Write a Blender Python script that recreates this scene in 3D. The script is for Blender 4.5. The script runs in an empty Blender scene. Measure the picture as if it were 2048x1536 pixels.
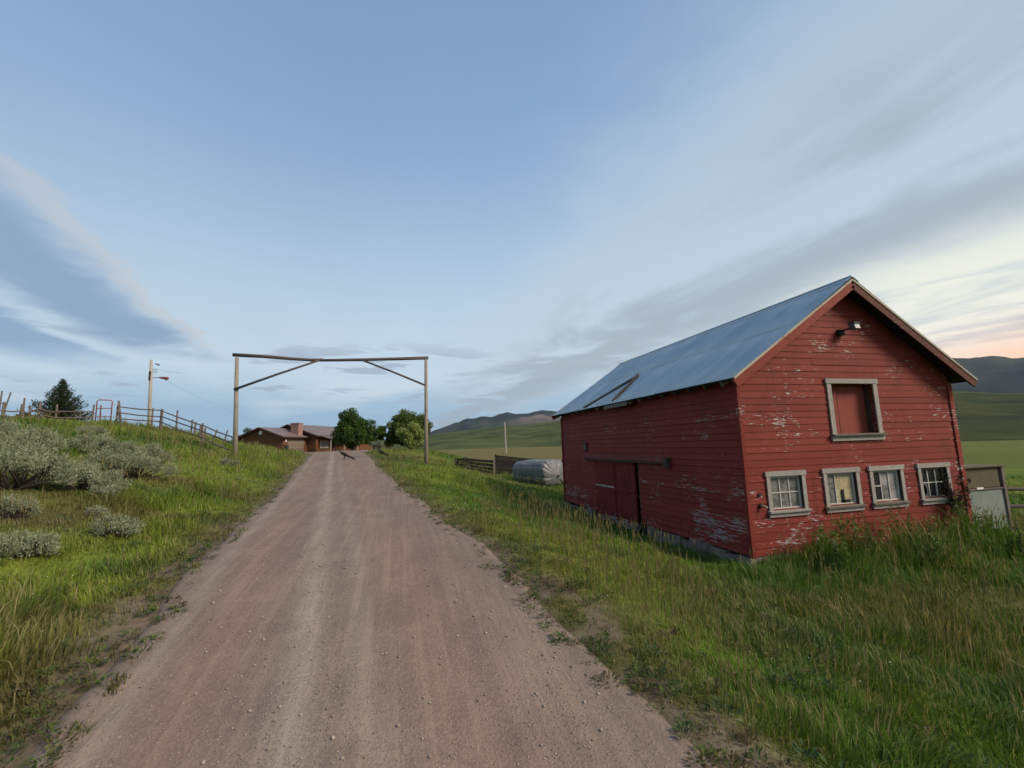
import bpy, bmesh, math, random
import numpy as np
from mathutils import Vector, Matrix

random.seed(7); RNG = np.random.default_rng(11)
scene = bpy.context.scene
COL = scene.collection

# ============================================================ camera
CAM_YAW, CAM_PITCH, CAM_ROLL, CAM_F = .253, .135, -.031, 907.5 / 2048
def camera_axes():
    f = Vector((math.sin(CAM_YAW) * math.cos(CAM_PITCH), math.cos(CAM_YAW) * math.cos(CAM_PITCH), math.sin(CAM_PITCH)))
    r0 = f.cross(Vector((0, 0, 1))).normalized(); u0 = r0.cross(f)
    r = math.cos(CAM_ROLL) * r0 + math.sin(CAM_ROLL) * u0
    u = -math.sin(CAM_ROLL) * r0 + math.cos(CAM_ROLL) * u0
    return r, u, f
cr, cu, cf = camera_axes()
cam_data = bpy.data.cameras.new("camera"); cam = bpy.data.objects.new("camera", cam_data); COL.objects.link(cam)
cam.matrix_world = Matrix(((cr.x, cu.x, -cf.x, 0), (cr.y, cu.y, -cf.y, 0), (cr.z, cu.z, -cf.z, 1.6), (0, 0, 0, 1)))
cam_data.sensor_width = 36; cam_data.lens = 36 * CAM_F; cam_data.clip_start = .05; cam_data.clip_end = 30000
scene.camera = cam

# ============================================================ node expression helper
class G:
    """tiny helper that turns python expressions into shader nodes"""
    def __init__(self, tree):
        self.t = tree; self.n = tree.nodes; self.l = tree.links
    def put(self, sock, v):
        if hasattr(v, 'is_output'):
            self.l.new(v, sock)
        elif v is not None:
            if sock.type == 'RGBA' and len(v) == 3: v = (*v, 1)
            sock.default_value = v
    def node(self, kind, **kw):
        n = self.n.new(kind)
        for k, v in kw.items(): setattr(n, k, v)
        return n
    def m(self, op, a, b=None, c=None, clamp=False):
        n = self.node('ShaderNodeMath', operation=op, use_clamp=clamp)
        for i, v in enumerate((a, b, c)):
            if v is not None: self.put(n.inputs[i], v)
        return n.outputs[0]
    def add(self, a, b): return self.m('ADD', a, b)
    def sub(self, a, b): return self.m('SUBTRACT', a, b)
    def mul(self, a, b): return self.m('MULTIPLY', a, b)
    def div(self, a, b): return self.m('DIVIDE', a, b)
    def smooth(self, x, a, b, lo=0., hi=1.):
        if a > b: a, b, lo, hi = b, a, hi, lo
        n = self.node('ShaderNodeMapRange', interpolation_type='SMOOTHSTEP')
        self.put(n.inputs['Value'], x); n.inputs['From Min'].default_value = a; n.inputs['From Max'].default_value = b
        n.inputs['To Min'].default_value = lo; n.inputs['To Max'].default_value = hi
        return n.outputs['Result']
    def comb(self, x, y, z):
        n = self.node('ShaderNodeCombineXYZ')
        for i, v in enumerate((x, y, z)): self.put(n.inputs[i], v)
        return n.outputs[0]
    def sep(self, v):
        n = self.node('ShaderNodeSeparateXYZ'); self.put(n.inputs[0], v); return n.outputs
    def vmul(self, v, s):
        n = self.node('ShaderNodeVectorMath', operation='MULTIPLY'); self.put(n.inputs[0], v); n.inputs[1].default_value = s; return n.outputs[0]
    def vscale(self, v, s):
        n = self.node('ShaderNodeVectorMath', operation='SCALE'); self.put(n.inputs[0], v); self.put(n.inputs['Scale'], s); return n.outputs[0]
    def noise(self, v, scale=1, detail=3, rough=.5, dist=0.):
        n = self.node('ShaderNodeTexNoise'); self.put(n.inputs['Vector'], v)
        n.inputs['Scale'].default_value = scale; n.inputs['Detail'].default_value = detail
        n.inputs['Roughness'].default_value = rough; n.inputs['Distortion'].default_value = dist
        return n.outputs['Fac']
    def mix(self, f, a, b, kind='MIX'):
        n = self.node('ShaderNodeMix', data_type='RGBA', blend_type=kind)
        self.put(n.inputs[0], f); self.put(n.inputs[6], a); self.put(n.inputs[7], b)
        return n.outputs[2]
    def attr(self, name):
        n = self.node('ShaderNodeAttribute', attribute_name=name); return n.outputs['Color']

# ============================================================ sky
SUN_AZ = 66.0            # the sun has just gone down behind the mountains at the far right
world = bpy.data.worlds.new("World"); scene.world = world; world.use_nodes = True
world.node_tree.nodes.clear()
g = G(world.node_tree)
sky = g.node('ShaderNodeTexSky', sky_type='NISHITA')
sky.sun_disc = False; sky.sun_elevation = math.radians(9); sky.sun_rotation = math.radians(SUN_AZ)
sky.altitude = 1800; sky.air_density = 1.0; sky.dust_density = 1.2; sky.ozone_density = 2.0
d = g.node('ShaderNodeTexCoord').outputs['Generated']
dx, dy, dz = g.sep(d)
el = g.mul(g.m('ARCSINE', dz), 57.2958)
az = g.mul(g.m('ARCTAN2', dx, dy), 57.2958)
zc = g.m('MAXIMUM', dz, .02)
px_, py_ = g.div(dx, zc), g.div(dy, zc)                 # the cloud layer as a flat sheet overhead
sheet = g.comb(px_, py_, 0.)
clear = g.vscale(sky.outputs[0], .12)
# thin high veil over everything, paler towards the horizon
veil_n = g.noise(g.comb(g.mul(px_, 1.1), g.mul(py_, .35), 0.), 1.0, 4, .5, .3)
veil = g.add(g.smooth(el, 60, 6, .55, .88), g.mul(g.sub(veil_n, .5), .16))
base = g.mix(veil, clear, g.mix(g.smooth(el, 40, 8), (.315, .490, .745), (.585, .715, .815)))
# low blue-grey bank along the horizon
bank_n = g.noise(g.comb(g.mul(az, .045), g.mul(el, .22), 3.), 1.0, 5, .55, .2)
bank = g.mul(g.smooth(g.add(el, g.mul(g.sub(bank_n, .5), 9.)), 9.5, 4.0), .85)
base = g.mix(g.mul(bank, g.smooth(az, 42, 18)), base, (.29, .45, .60))
pale = g.mul(g.mul(g.smooth(bank_n, .50, .66), g.smooth(el, 16, 9)), g.smooth(el, 2.5, 6))
base = g.mix(g.mul(pale, .6), base, (.60, .68, .76))
# small flat clouds low over the road
fl = g.noise(g.comb(g.mul(az, .12), g.mul(el, .75), 1.7), 1.0, 4, .55, .3)
flat = g.mul(g.mul(g.smooth(fl, .52, .62), g.smooth(el, 4.5, 7)), g.smooth(el, 14, 10.5))
base = g.mix(g.mul(flat, .7), base, (.33, .40, .52))
# cloud streets: long bands that run along +Y, so their place is a distance sideways (u)
w1 = g.sub(g.noise(sheet, .75, 5, .58, .4), .5)
w2 = g.sub(g.noise(g.comb(g.mul(px_, 3.2), g.mul(py_, 1.6), 5.), 1.0, 7, .66, .8), .5)
u = g.add(px_, g.add(g.mul(py_, .10), g.add(g.mul(w1, .75), g.mul(w2, .30))))
tip = g.add(py_, g.add(g.mul(w1, 1.6), g.mul(w2, .8)))
left1 = g.mul(g.mul(g.smooth(u, -1.12, -1.48), g.smooth(u, -2.15, -1.70)), g.smooth(tip, 5.6, 4.4))
rim = g.mul(g.mul(g.smooth(u, -1.08, -1.16), g.smooth(u, -1.34, -1.18)), g.smooth(tip, 5.2, 4.2))
left2 = g.mul(g.mul(g.smooth(u, -2.05, -2.30), g.smooth(u, -3.3, -2.7)), g.smooth(tip, 6.2, 4.4))
base = g.mix(g.mul(left2, .9), base, (.25, .37, .54))
base = g.mix(g.mul(left1, .9), base, (.245, .355, .50))
base = g.mix(g.mul(rim, .45), base, (.56, .55, .56))
ur = g.add(px_, g.add(g.mul(w1, 1.1), g.mul(w2, .35)))
r0 = g.mul(g.smooth(ur, .35, 1.2), g.smooth(el, 3, 9))
base = g.mix(g.mul(r0, .6), base, (.53, .62, .68))
streak = g.noise(g.comb(g.mul(px_, .9), g.mul(py_, .38), 9.), 1.0, 5, .58, .5)
dark = g.mul(g.mul(g.smooth(ur, .95, 1.7), g.smooth(ur, 3.4, 2.4)), g.smooth(streak, .36, .52))
base = g.mix(g.mul(dark, .82), base, (.36, .43, .49))
light = g.mul(g.smooth(ur, 2.3, 3.3), g.smooth(az, 30, 52))
base = g.mix(g.mul(light, .6), base, (.62, .65, .63))
hot = g.mul(g.mul(g.smooth(streak, .43, .58), g.smooth(ur, 2.4, 3.2)), g.mul(g.smooth(az, 40, 60), g.smooth(el, 22, 12)))
base = g.mix(g.mul(hot, .75), base, (.96, .95, .82))
# afterglow where the sun went down
ga = g.div(g.sub(az, SUN_AZ), 11.); ge = g.div(g.sub(el, 4.5), 3.4)
glow = g.m('EXPONENT', g.mul(g.add(g.mul(ga, ga), g.mul(ge, ge)), -1.))
base = g.mix(g.mul(glow, .9), base, (1.15, .58, .34))
bg = g.node('ShaderNodeBackground'); g.put(bg.inputs['Color'], base); bg.inputs['Strength'].default_value = 1.0
g.l.new(bg.outputs[0], g.node('ShaderNodeOutputWorld').inputs[0])

# ============================================================ sun lamp: the broad soft glow of the bright western sky, to the right of and behind the camera
sun_data = bpy.data.lights.new("sun", 'SUN'); sun_data.energy = 3.9; sun_data.angle = math.radians(20); sun_data.color = (1.0, .85, .68)
sun = bpy.data.objects.new("sun", sun_data); COL.objects.link(sun)
_a, _e = math.radians(129), math.radians(35)
sun.rotation_euler = Vector((math.sin(_a) * math.cos(_e), math.cos(_a) * math.cos(_e), math.sin(_e))).to_track_quat('Z', 'Y').to_euler()

vs = scene.view_settings
vs.view_transform = 'Standard'; vs.look = 'None'; vs.exposure = .08; vs.gamma = 1.0; vs.use_curve_mapping = False
scene.cycles.use_denoising = True; scene.cycles.use_adaptive_sampling = True; scene.cycles.adaptive_threshold = .02
scene.cycles.max_bounces = 6; scene.cycles.diffuse_bounces = 3; scene.cycles.transparent_max_bounces = 8
# ============================================================ helpers: meshes, things, materials
class MB:
    """collects shapes in world coordinates and builds ONE mesh object"""
    def __init__(self):
        self.v = []; self.f = []; self.c = []
    def face_set(self, vs, fs):
        o = len(self.v); self.v += [tuple(p) for p in vs]; self.f += [tuple(i + o for i in q) for q in fs]; return self
    def box(self, c, s, rz=0., rx=0., ry=0.):
        hx, hy, hz = s[0] / 2, s[1] / 2, s[2] / 2
        R = Matrix.Rotation(rz, 3, 'Z') @ Matrix.Rotation(ry, 3, 'Y') @ Matrix.Rotation(rx, 3, 'X')
        P = [R @ Vector(p) + Vector(c) for p in ((-hx, -hy, -hz), (hx, -hy, -hz), (hx, hy, -hz), (-hx, hy, -hz), (-hx, -hy, hz), (hx, -hy, hz), (hx, hy, hz), (-hx, hy, hz))]
        return self.face_set(P, BOXF)
    def hexa(self, P):
        return self.face_set(P, BOXF)
    def beam(self, a, b, w, h, up=(0, 0, 1)):
        a, b = Vector(a), Vector(b); d = (b - a).normalized(); s = d.cross(Vector(up))
        if s.length < 1e-4: s = d.cross(Vector((1, 0, 0)))
        s.normalize(); t = s.cross(d)
        P = []
        for p in (a, b):
            P.append([p - s * w / 2 - t * h / 2, p + s * w / 2 - t * h / 2, p + s * w / 2 + t * h / 2, p - s * w / 2 + t * h / 2])
        A, B = P
        return self.face_set(A + B, [(3, 2, 1, 0), (4, 5, 6, 7), (0, 1, 5, 4), (1, 2, 6, 5), (2, 3, 7, 6), (3, 0, 4, 7)])
    def tube(self, pts, rad, n=8, wob=0.):
        pts = [Vector(p) for p in pts]
        if not hasattr(rad, '__len__'): rad = [rad] * len(pts)
        o = len(self.v); prev = None
        for i, p in enumerate(pts):
            d = (pts[min(i + 1, len(pts) - 1)] - pts[max(i - 1, 0)]).normalized()
            s = d.cross(prev) if prev is not None and d.cross(prev).length > 1e-3 else d.cross(Vector((0, 0, 1)) if abs(d.z) < .9 else Vector((0, 1, 0)))
            s.normalize(); t = s.cross(d); prev = t.cross(s) if False else prev
            for k in range(n):
                a = 2 * math.pi * k / n; r = rad[i] * (1 + wob * random.uniform(-1, 1))
                self.v.append(tuple(p + s * math.cos(a) * r + t * math.sin(a) * r))
        for i in range(len(pts) - 1):
            for k in range(n):
                a = o + i * n + k; b = o + i * n + (k + 1) % n
                self.f.append((a, b, b + n, a + n))
        self.f.append(tuple(o + k for k in reversed(range(n)))); e = o + (len(pts) - 1) * n
        self.f.append(tuple(e + k for k in range(n)))
        return self
    def frame(self, x0, x1, z0, z1, t, y0, y1):
        """one closed rectangular frame in the xz plane"""
        ts = t if hasattr(t, '__len__') else (t, t, t, t)      # left, right, bottom, top
        o = [(x0, z0), (x1, z0), (x1, z1), (x0, z1)]; i = [(x0 + ts[0], z0 + ts[2]), (x1 - ts[1], z0 + ts[2]), (x1 - ts[1], z1 - ts[3]), (x0 + ts[0], z1 - ts[3])]
        V = [(a, y0, c) for a, c in o] + [(a, y0, c) for a, c in i] + [(a, y1, c) for a, c in o] + [(a, y1, c) for a, c in i]
        F = []
        for k in range(4):
            n = (k + 1) % 4
            F += [(k, n, 4 + n, 4 + k), (8 + n, 8 + k, 12 + k, 12 + n), (n, k, 8 + k, 8 + n), (4 + k, 4 + n, 12 + n, 12 + k)]
        return self.face_set(V, F)
    def build(self, name, mat, parent=None, smooth=False, origin=None):
        org = Vector(origin) if origin is not None else (world_loc(parent) if parent is not None else Vector((0, 0, 0)))
        me = bpy.data.meshes.new(name)
        me.from_pydata([(p[0] - org.x, p[1] - org.y, p[2] - org.z) for p in self.v], [], self.f)
        if smooth: me.polygons.foreach_set('use_smooth', [True] * len(me.polygons))
        me.materials.append(mat); me.update()
        return link(name, me, parent, org if parent is None else None)
BOXF = [(0, 3, 2, 1), (4, 5, 6, 7), (0, 1, 5, 4), (1, 2, 6, 5), (2, 3, 7, 6), (3, 0, 4, 7)]
WL = {}
def world_loc(o):
    return WL.get(o.name, Vector((0, 0, 0)))
def link(name, data, parent=None, loc=None):
    o = bpy.data.objects.new(name, data); COL.objects.link(o)
    if parent is not None:
        o.parent = parent; WL[o.name] = world_loc(parent)
    else:
        WL[o.name] = Vector(loc) if loc is not None else Vector((0, 0, 0))
        if loc is not None: o.location = loc
    return o
def tag(o, label=None, cat=None, group=None, kind=None):
    if label: o['label'] = label
    if cat: o['category'] = cat
    if group: o['group'] = group
    if kind: o['kind'] = kind
    return o
def thing(name, loc, label, cat, group=None):
    return tag(link(name, None, None, Vector(loc)), label, cat, group)
def mesh_np(name, verts, faces, mat, cols=None, smooth=False, parent=None, loc=None):
    """fast mesh from arrays; faces (n,3) or (n,4); cols (nv,3) go to the attribute Col"""
    me = bpy.data.meshes.new(name); k = faces.shape[1]
    me.vertices.add(len(verts)); me.vertices.foreach_set('co', np.ascontiguousarray(verts, np.float32).ravel())
    me.loops.add(faces.size); me.loops.foreach_set('vertex_index', np.ascontiguousarray(faces, np.int32).ravel())
    me.polygons.add(len(faces)); me.polygons.foreach_set('loop_start', np.arange(0, faces.size, k, dtype=np.int32))
    if smooth: me.polygons.foreach_set('use_smooth', np.ones(len(faces), bool))
    if cols is not None:
        a = me.attributes.new('Col', 'FLOAT_COLOR', 'POINT')
        a.data.foreach_set('color', np.concatenate([cols, np.ones((len(cols), 1))], 1).astype(np.float32).ravel())
    me.update(calc_edges=True); me.materials.append(mat)
    return link(name, me, parent, loc)

def material(name, color=(.5, .5, .5), rough=.8, metal=0., spec=.3):
    """returns material, G helper, bsdf"""
    m = bpy.data.materials.new(name); m.use_nodes = True; nt = m.node_tree
    b = nt.nodes['Principled BSDF']; b.inputs['Base Color'].default_value = (*color, 1); b.inputs['Roughness'].default_value = rough
    b.inputs['Metallic'].default_value = metal; b.inputs['Specular IOR Level'].default_value = spec
    return m, G(nt), b
def bump(g, b, h, strength=.3, dist=.01):
    n = g.node('ShaderNodeBump'); n.inputs['Strength'].default_value = strength; n.inputs['Distance'].default_value = dist
    g.put(n.inputs['Height'], h); g.l.new(n.outputs[0], b.inputs['Normal'])
def position(g):
    return g.node('ShaderNodeNewGeometry').outputs['Position']
def objrand(g):
    return g.node('ShaderNodeObjectInfo').outputs['Random']

def wood(name, c1, c2, grain=(6, 6, 1.0), rough=.85):
    m, g, b = material(name, c1, rough)
    p = g.node('ShaderNodeTexCoord').outputs['Object']
    n1 = g.noise(g.vmul(p, grain), 6., 5, .6, .6); n2 = g.noise(p, 2.2, 3, .6)
    f = g.add(g.mul(n1, .7), g.mul(n2, .5))
    c = g.mix(g.smooth(f, .38, .82), c1, c2)
    c = g.mix(g.mul(objrand(g), .35), c, tuple(x * .55 for x in c1))
    g.put(b.inputs['Base Color'], c); bump(g, b, n1, .35, .006)
    return m

def red_paint(name, c1, c2, flake_amt, bare=(.42, .40, .37), low=-9., lowamt=0., wallmask=False, fs=(2.8, 30.)):
    """old barn paint: colour drift, thin horizontal flakes bare down to weathered wood"""
    m, g, b = material(name, c1, .72, spec=.25)
    p = position(g); x, y, z = g.sep(p)
    s = g.add(x, y)
    uv = g.comb(s, g.mul(z, 1.), 0.)
    drift = g.noise(g.comb(g.mul(s, .5), g.mul(z, .8), 2.), 1., 4, .6)
    fine = g.noise(g.comb(g.mul(s, 3.), g.mul(z, 30.), 0.), 1., 4, .6, .3)
    c = g.mix(g.smooth(drift, .3, .7), c1, c2)
    c = g.mix(g.mul(g.smooth(fine, .45, .75), .45), c, tuple(v * .6 for v in c1))
    c = g.mix(g.mul(objrand(g), .40), c, tuple(v * 1.35 for v in c2))
    grime = g.noise(g.comb(g.mul(s, 1.6), g.mul(z, .5), 11.), 1., 5, .65, .4)
    c = g.mix(g.mul(g.smooth(grime, .52, .72), .5), c, tuple(v * .45 for v in c1))
    fl = g.noise(g.comb(g.mul(s, fs[0]), g.mul(z, fs[1]), 7.), 1., 4, .58, .25)
    fl2 = g.noise(g.comb(g.mul(s, 22.), g.mul(z, 60.), 1.), 1., 2, .5)
    patch = g.noise(g.comb(g.mul(s, .9), g.mul(z, 1.3), 4.), 1., 3, .6)
    f = g.add(g.add(fl, g.mul(g.sub(fl2, .5), .22)), g.mul(g.sub(patch, .5), .75))
    if wallmask:    # the side wall is barer towards its near lower end and at its far lower end
        near = g.mul(g.mul(g.smooth(y, 11.4, 9.2), g.smooth(z, 1.4, .7)), g.smooth(z, -.72, -.35)); far = g.mul(g.smooth(y, 14.8, 16.2), g.smooth(z, .9, -.2))
        f = g.add(f, g.add(g.mul(near, .075), g.mul(far, .04)))
    if lowamt:
        f = g.add(f, g.mul(g.smooth(z, low + .55, low), lowamt))
    f = g.add(f, g.mul(g.sub(objrand(g), .5), .09))
    k = g.smooth(f, 1. - flake_amt, 1.06 - flake_amt)
    c = g.mix(g.mul(k, .9), c, bare)
    g.put(b.inputs['Base Color'], c)
    bump(g, b, g.sub(fine, g.mul(k, 1.2)), .4, .004)
    return m
# ============================================================ terrain (numpy only)
def hash2(ix, iy, seed):
    h = (ix.astype(np.int64) * 374761393 + iy.astype(np.int64) * 668265263 + seed * 974634777) & 0x7fffffff
    h = ((h ^ (h >> 13)) * 1274126177) & 0x7fffffff
    return ((h ^ (h >> 16)) & 0xffff) / 65535.0
def vnoise(x, y, seed=0):
    x = np.asarray(x, float); y = np.asarray(y, float)
    ix = np.floor(x); iy = np.floor(y); fx = x - ix; fy = y - iy
    fx = fx * fx * (3 - 2 * fx); fy = fy * fy * (3 - 2 * fy)
    a = hash2(ix, iy, seed); b = hash2(ix + 1, iy, seed); c = hash2(ix, iy + 1, seed); d = hash2(ix + 1, iy + 1, seed)
    return (a * (1 - fx) + b * fx) * (1 - fy) + (c * (1 - fx) + d * fx) * fy
def fbm(x, y, seed=0, octaves=4):
    s = 0; a = .5; n = 0
    for k in range(octaves):
        s = s + a * vnoise(x * 2 ** k + 17.3 * k, y * 2 ** k - 9.1 * k, seed + k); n += a; a *= .5
    return s / n
def sstep(a, b, x):
    t = np.clip((x - a) / (b - a), 0, 1); return t * t * (3 - 2 * t)

RY = np.array([-25, -10, 0, 2.5, 3.2, 4.2, 6, 8, 10, 14, 18, 22, 27, 33, 40, 50, 62, 80.])
RZ = np.array([-1.8, -.9, -.32, -.1, 0, .12, .3, .38, .42, .5, .66, .88, 1.24, 1.42, 1.50, 1.55, 1.50, 1.2])
def road_z(y):
    return np.interp(y, RY, RZ)
_ys = np.linspace(-30, 85, 1151); _zs = np.convolve(np.pad(np.interp(_ys, RY, RZ), 12, mode='edge'), np.hanning(25) / np.hanning(25).sum(), 'valid')
def road_zs(y):
    return np.interp(y, _ys, _zs)
def road_c(y):
    return .15 - .12 * np.asarray(y, float)
def road_left(y):
    return road_c(y) - 1.6 - np.interp(y, [34, 44, 52, 60], [0, 2.5, 7.0, 8.0])
def road_right(y):
    return road_c(y) + 1.6 + np.interp(y, [34, 46, 56], [0, 2.5, 5.5]) + np.interp(y, [1, 2.5, 5], [.22, .18, 0])

def edge_left(y):
    y = np.asarray(y, float); return road_left(y) + (fbm(y * .8, y * 0 + 3, 90, 4) - .5) * .30
def edge_right(y):
    y = np.asarray(y, float); return road_right(y) + (fbm(y * .8, y * 0 + 8, 91, 4) - .5) * .30
def bare_patch(x, y):
    """gravel spill and worn soil beside the lane (0..1)"""
    n = fbm(x * 1.9, y * 1.9, 171, 3)
    d = np.maximum(edge_left(y) - x, x - edge_right(y))
    near = (np.exp(-((d - .2) / .55) ** 2) * (1 - sstep(3.5, 7.0, y))) * (x > 0) + .75 * np.exp(-((d - .15) / .35) ** 2) * (x < 0) * (1 - sstep(6, 12, y))
    return np.clip(near * sstep(.36, .58, n) * 1.5, 0, 1) * (d > 0)
CT = []
for yy in (-25, -10, -3, 0, 2.5, 4, 6, 8, 11, 14, 18, 22, 27, 33, 40):
    for s in (-1.65, 0, 1.65):
        CT.append((float(road_c(yy)) + s, yy, float(road_z(yy))))
for yy in (50, 60):
    for xx in (-13, -8, -3):
        CT.append((xx, yy, float(road_z(yy)) - (.05 if xx < -10 else 0)))
CT += [(-4, 4, .42), (-7, 4, .95), (-12, 5, 1.85), (-3.6, 8, .52), (-6, 8, .95), (-10, 8, 1.7), (-16, 9, 2.6),
       (-4.2, 14, .68), (-7, 14, 1.2), (-11, 14, 2.0), (-18, 14, 3.05), (-5, 20, 1.0), (-9, 20, 1.85), (-14, 20, 2.75), (-20, 20, 3.5),
       (-7.26, 24, 1.53), (-8, 29, 1.75), (-11, 30, 2.55), (-14.2, 31, 3.35), (-21, 31, 3.80), (-30, 31, 4.2),
       (-9.0, 42, 1.55), (-11.6, 44, 1.58), (-12.8, 49, 1.5), (-20, 45, 3.4), (-32, 45, 4.1), (-25, 62, 2.7), (-19, 63, 1.6), (-14, 75, 1.0), (-32, 78, 2.2),
       (-5, -3, .3), (-10, -4, 1.2),
       (3, 2.5, -.3), (5, 2.5, -.62), (8, 3, -1.0), (12, 3, -1.2), (5, -6, -1.1), (12, -6, -1.6),
       (3, 5, -.06), (5, 5, -.55), (7, 5, -.92), (3, 8, .02), (4, 7, -.36), (5, 8, -.68), (6.4, 8, -.92), (7.2, 7.7, -.80),
       (8, 7.4, -.82), (11, 7.4, -.86), (13, 7.6, -.92), (14, 8, -1.10), (16, 9, -1.15), (18, 5, -1.4),
       (2.2, 13, .27), (4, 13, -.42), (6, 13, -1.0), (6.9, 13, -1.1), (5, 10.5, -.78), (1.6, 18, .58), (4, 18, -.12), (6.9, 18, -.9),
       (10, 13, -1.0), (13, 18, -1.1), (13, 9, -1.1), (1.5, 24, .76), (3, 24, .52), (5, 24, -.15), (7, 24, -.62),
       (7, 27, -.66), (12, 27, -1.0), (-.6, 32, 1.25), (1.6, 32, 1.0), (4.6, 34, -.2), (8.6, 33, -.75),
       (.5, 40, 1.4), (3, 40, .85), (6.5, 40, -.25), (15, 42, -1.05), (2.6, 50, 1.4), (6, 50, .6), (12, 52, -.9),
       (4, 62, 1.35), (9, 62, .2), (20, 62, -1.6), (30, 10, -1.8), (40, 30, -2.3), (30, 50, -2.2), (60, 60, -3), (60, 0, -2.8),
       (0, 90, .3), (30, 90, -2.6), (-30, 95, 1.4), (-45, 45, 4.1), (-45, 10, 4.2), (-30, 10, 3.9), (-30, -15, 3.0), (0, -30, -2.0), (40, -25, -3)]
CT = np.array(CT, float)
def _U(r2):
    return np.where(r2 > 1e-9, r2 * np.log(np.maximum(r2, 1e-9)), 0)
_n = len(CT)
_K = _U((CT[:, None, 0] - CT[None, :, 0]) ** 2 + (CT[:, None, 1] - CT[None, :, 1]) ** 2) + np.eye(_n) * .15
_P = np.stack([np.ones(_n), CT[:, 0], CT[:, 1]], 1)
_A = np.zeros((_n + 3, _n + 3)); _A[:_n, :_n] = _K; _A[:_n, _n:] = _P; _A[_n:, :_n] = _P.T
_W = np.linalg.solve(_A, np.concatenate([CT[:, 2], np.zeros(3)]))
def far_z(x, y):
    az = np.degrees(np.arctan2(x, y)); r = np.hypot(x, y)
    lift = np.interp(az, [-180, -20, 4, 22, 50, 65, 180], [0, 0, 3.1, 2.8, 0, 0, 0])
    return -3.0 + lift * sstep(90, 330, r)
def ground_z(x, y):
    x = np.asarray(x, float); y = np.asarray(y, float); sh = x.shape; x = x.ravel(); y = y.ravel()
    z = np.empty_like(x)
    for i in range(0, len(x), 20000):
        a = slice(i, i + 20000)
        k = _U((x[a, None] - CT[None, :, 0]) ** 2 + (y[a, None] - CT[None, :, 1]) ** 2)
        z[a] = k @ _W[:_n] + _W[_n] + _W[_n + 1] * x[a] + _W[_n + 2] * y[a]
    wr = (1 - sstep(1.65, 2.7, np.abs(x - road_c(y)))) * (1 - sstep(33, 40, y)); z = z * (1 - wr) + road_zs(y) * wr
    w = sstep(70, 135, np.hypot(x, y - 30))
    z = z * (1 - w) + far_z(x, y) * w
    off = np.minimum(np.abs(x - road_left(y)), np.abs(x - road_right(y)))
    inroad = (x > road_left(y)) & (x < road_right(y)) & (y < 62)
    bump = (fbm(x * .9, y * .9, 3, 3) - .5) * .16 * sstep(0, 1.2, off) * (~inroad)
    z = z + bump * (1 - w)
    return z.reshape(sh)
def road_surface(x, y):
    """height of the gravel surface: crowned lane with two worn wheel tracks"""
    u = x - road_c(y)
    t = np.exp(-((u + .85) / .28) ** 2) + np.exp(-((u - .75) / .28) ** 2)
    near = 1 - sstep(34, 46, y)
    return ground_z(x, y) + .03 + near * (.02 * (1 - np.clip(np.abs(u) / 1.6, 0, 1) ** 2) - .022 * t) + (fbm(x * 2.2, y * 1.1, 31, 3) - .5) * .032 + (fbm(x * 9, y * 7, 33, 2) - .5) * .010
# ============================================================ land: ground, road, hills, mountains
def lerp3(a, b, t):
    return np.asarray(a)[None, :] * (1 - t[:, None]) + np.asarray(b)[None, :] * t[:, None]
BARN = (6.909, 7.960, 6.909 + 6.079, 7.960 + 10.39)
def turf_color(x, y):
    """base colour of the turf by place: green, yellow-green, olive-brown and straw patches"""
    n1 = fbm(x * .16, y * .16, 41, 4); n2 = fbm(x * .55, y * .55, 52, 3); n3 = fbm(x * .07, y * .07, 63, 3); n4 = fbm(x * 1.6, y * 1.6, 71, 2)
    c = lerp3((.070, .135, .012), (.170, .218, .030), sstep(.38, .60, n1))
    c = c * (1 - (w := .65 * sstep(.54, .68, n2) * sstep(.44, .62, n3))[:, None]) + np.array([.120, .098, .044])[None] * w[:, None]
    c = c * (1 - (w := .60 * sstep(.60, .72, n4))[:, None]) + np.array([.060, .115, .030])[None] * w[:, None]
    edge = np.minimum(np.abs(x - road_left(y)), np.abs(x - road_right(y)))
    w = (1 - sstep(.1, .9, edge)) * .6
    c = c * (1 - w[:, None]) + np.array([.135, .110, .050])[None] * w[:, None]
    w = np.exp(-(((x - 5.2) / 2.2) ** 2 + ((y - 5.0) / 1.5) ** 2)) * .55 + np.exp(-(((x + 4.9) / 1.3) ** 2 + ((y - 8.0) / 1.4) ** 2)) * .45
    w = np.clip(w * (.5 + n2), 0, .8)
    c = c * (1 - w[:, None]) + np.array([.105, .082, .036])[None] * w[:, None]
    w = (np.exp(-(((x - 6.2) / 1.2) ** 2 + ((y - 13.2) / 4.0) ** 2)) * .8 + np.exp(-(((x - 6.0) / 1.4) ** 2 + ((y - 6.4) / .9) ** 2)) * .6)
    w = np.clip(w, 0, .8)
    c = c * (1 - w[:, None]) + np.array([.055, .125, .018])[None] * w[:, None]
    w = np.clip(np.exp(-(((x - .6) / 1.6) ** 2 + ((y - 31) / 4.0) ** 2)) * .8, 0, 1)          # dry seedheads beyond the gate
    c = c * (1 - w[:, None]) + np.array([.20, .155, .075])[None] * w[:, None]
    return c

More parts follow.
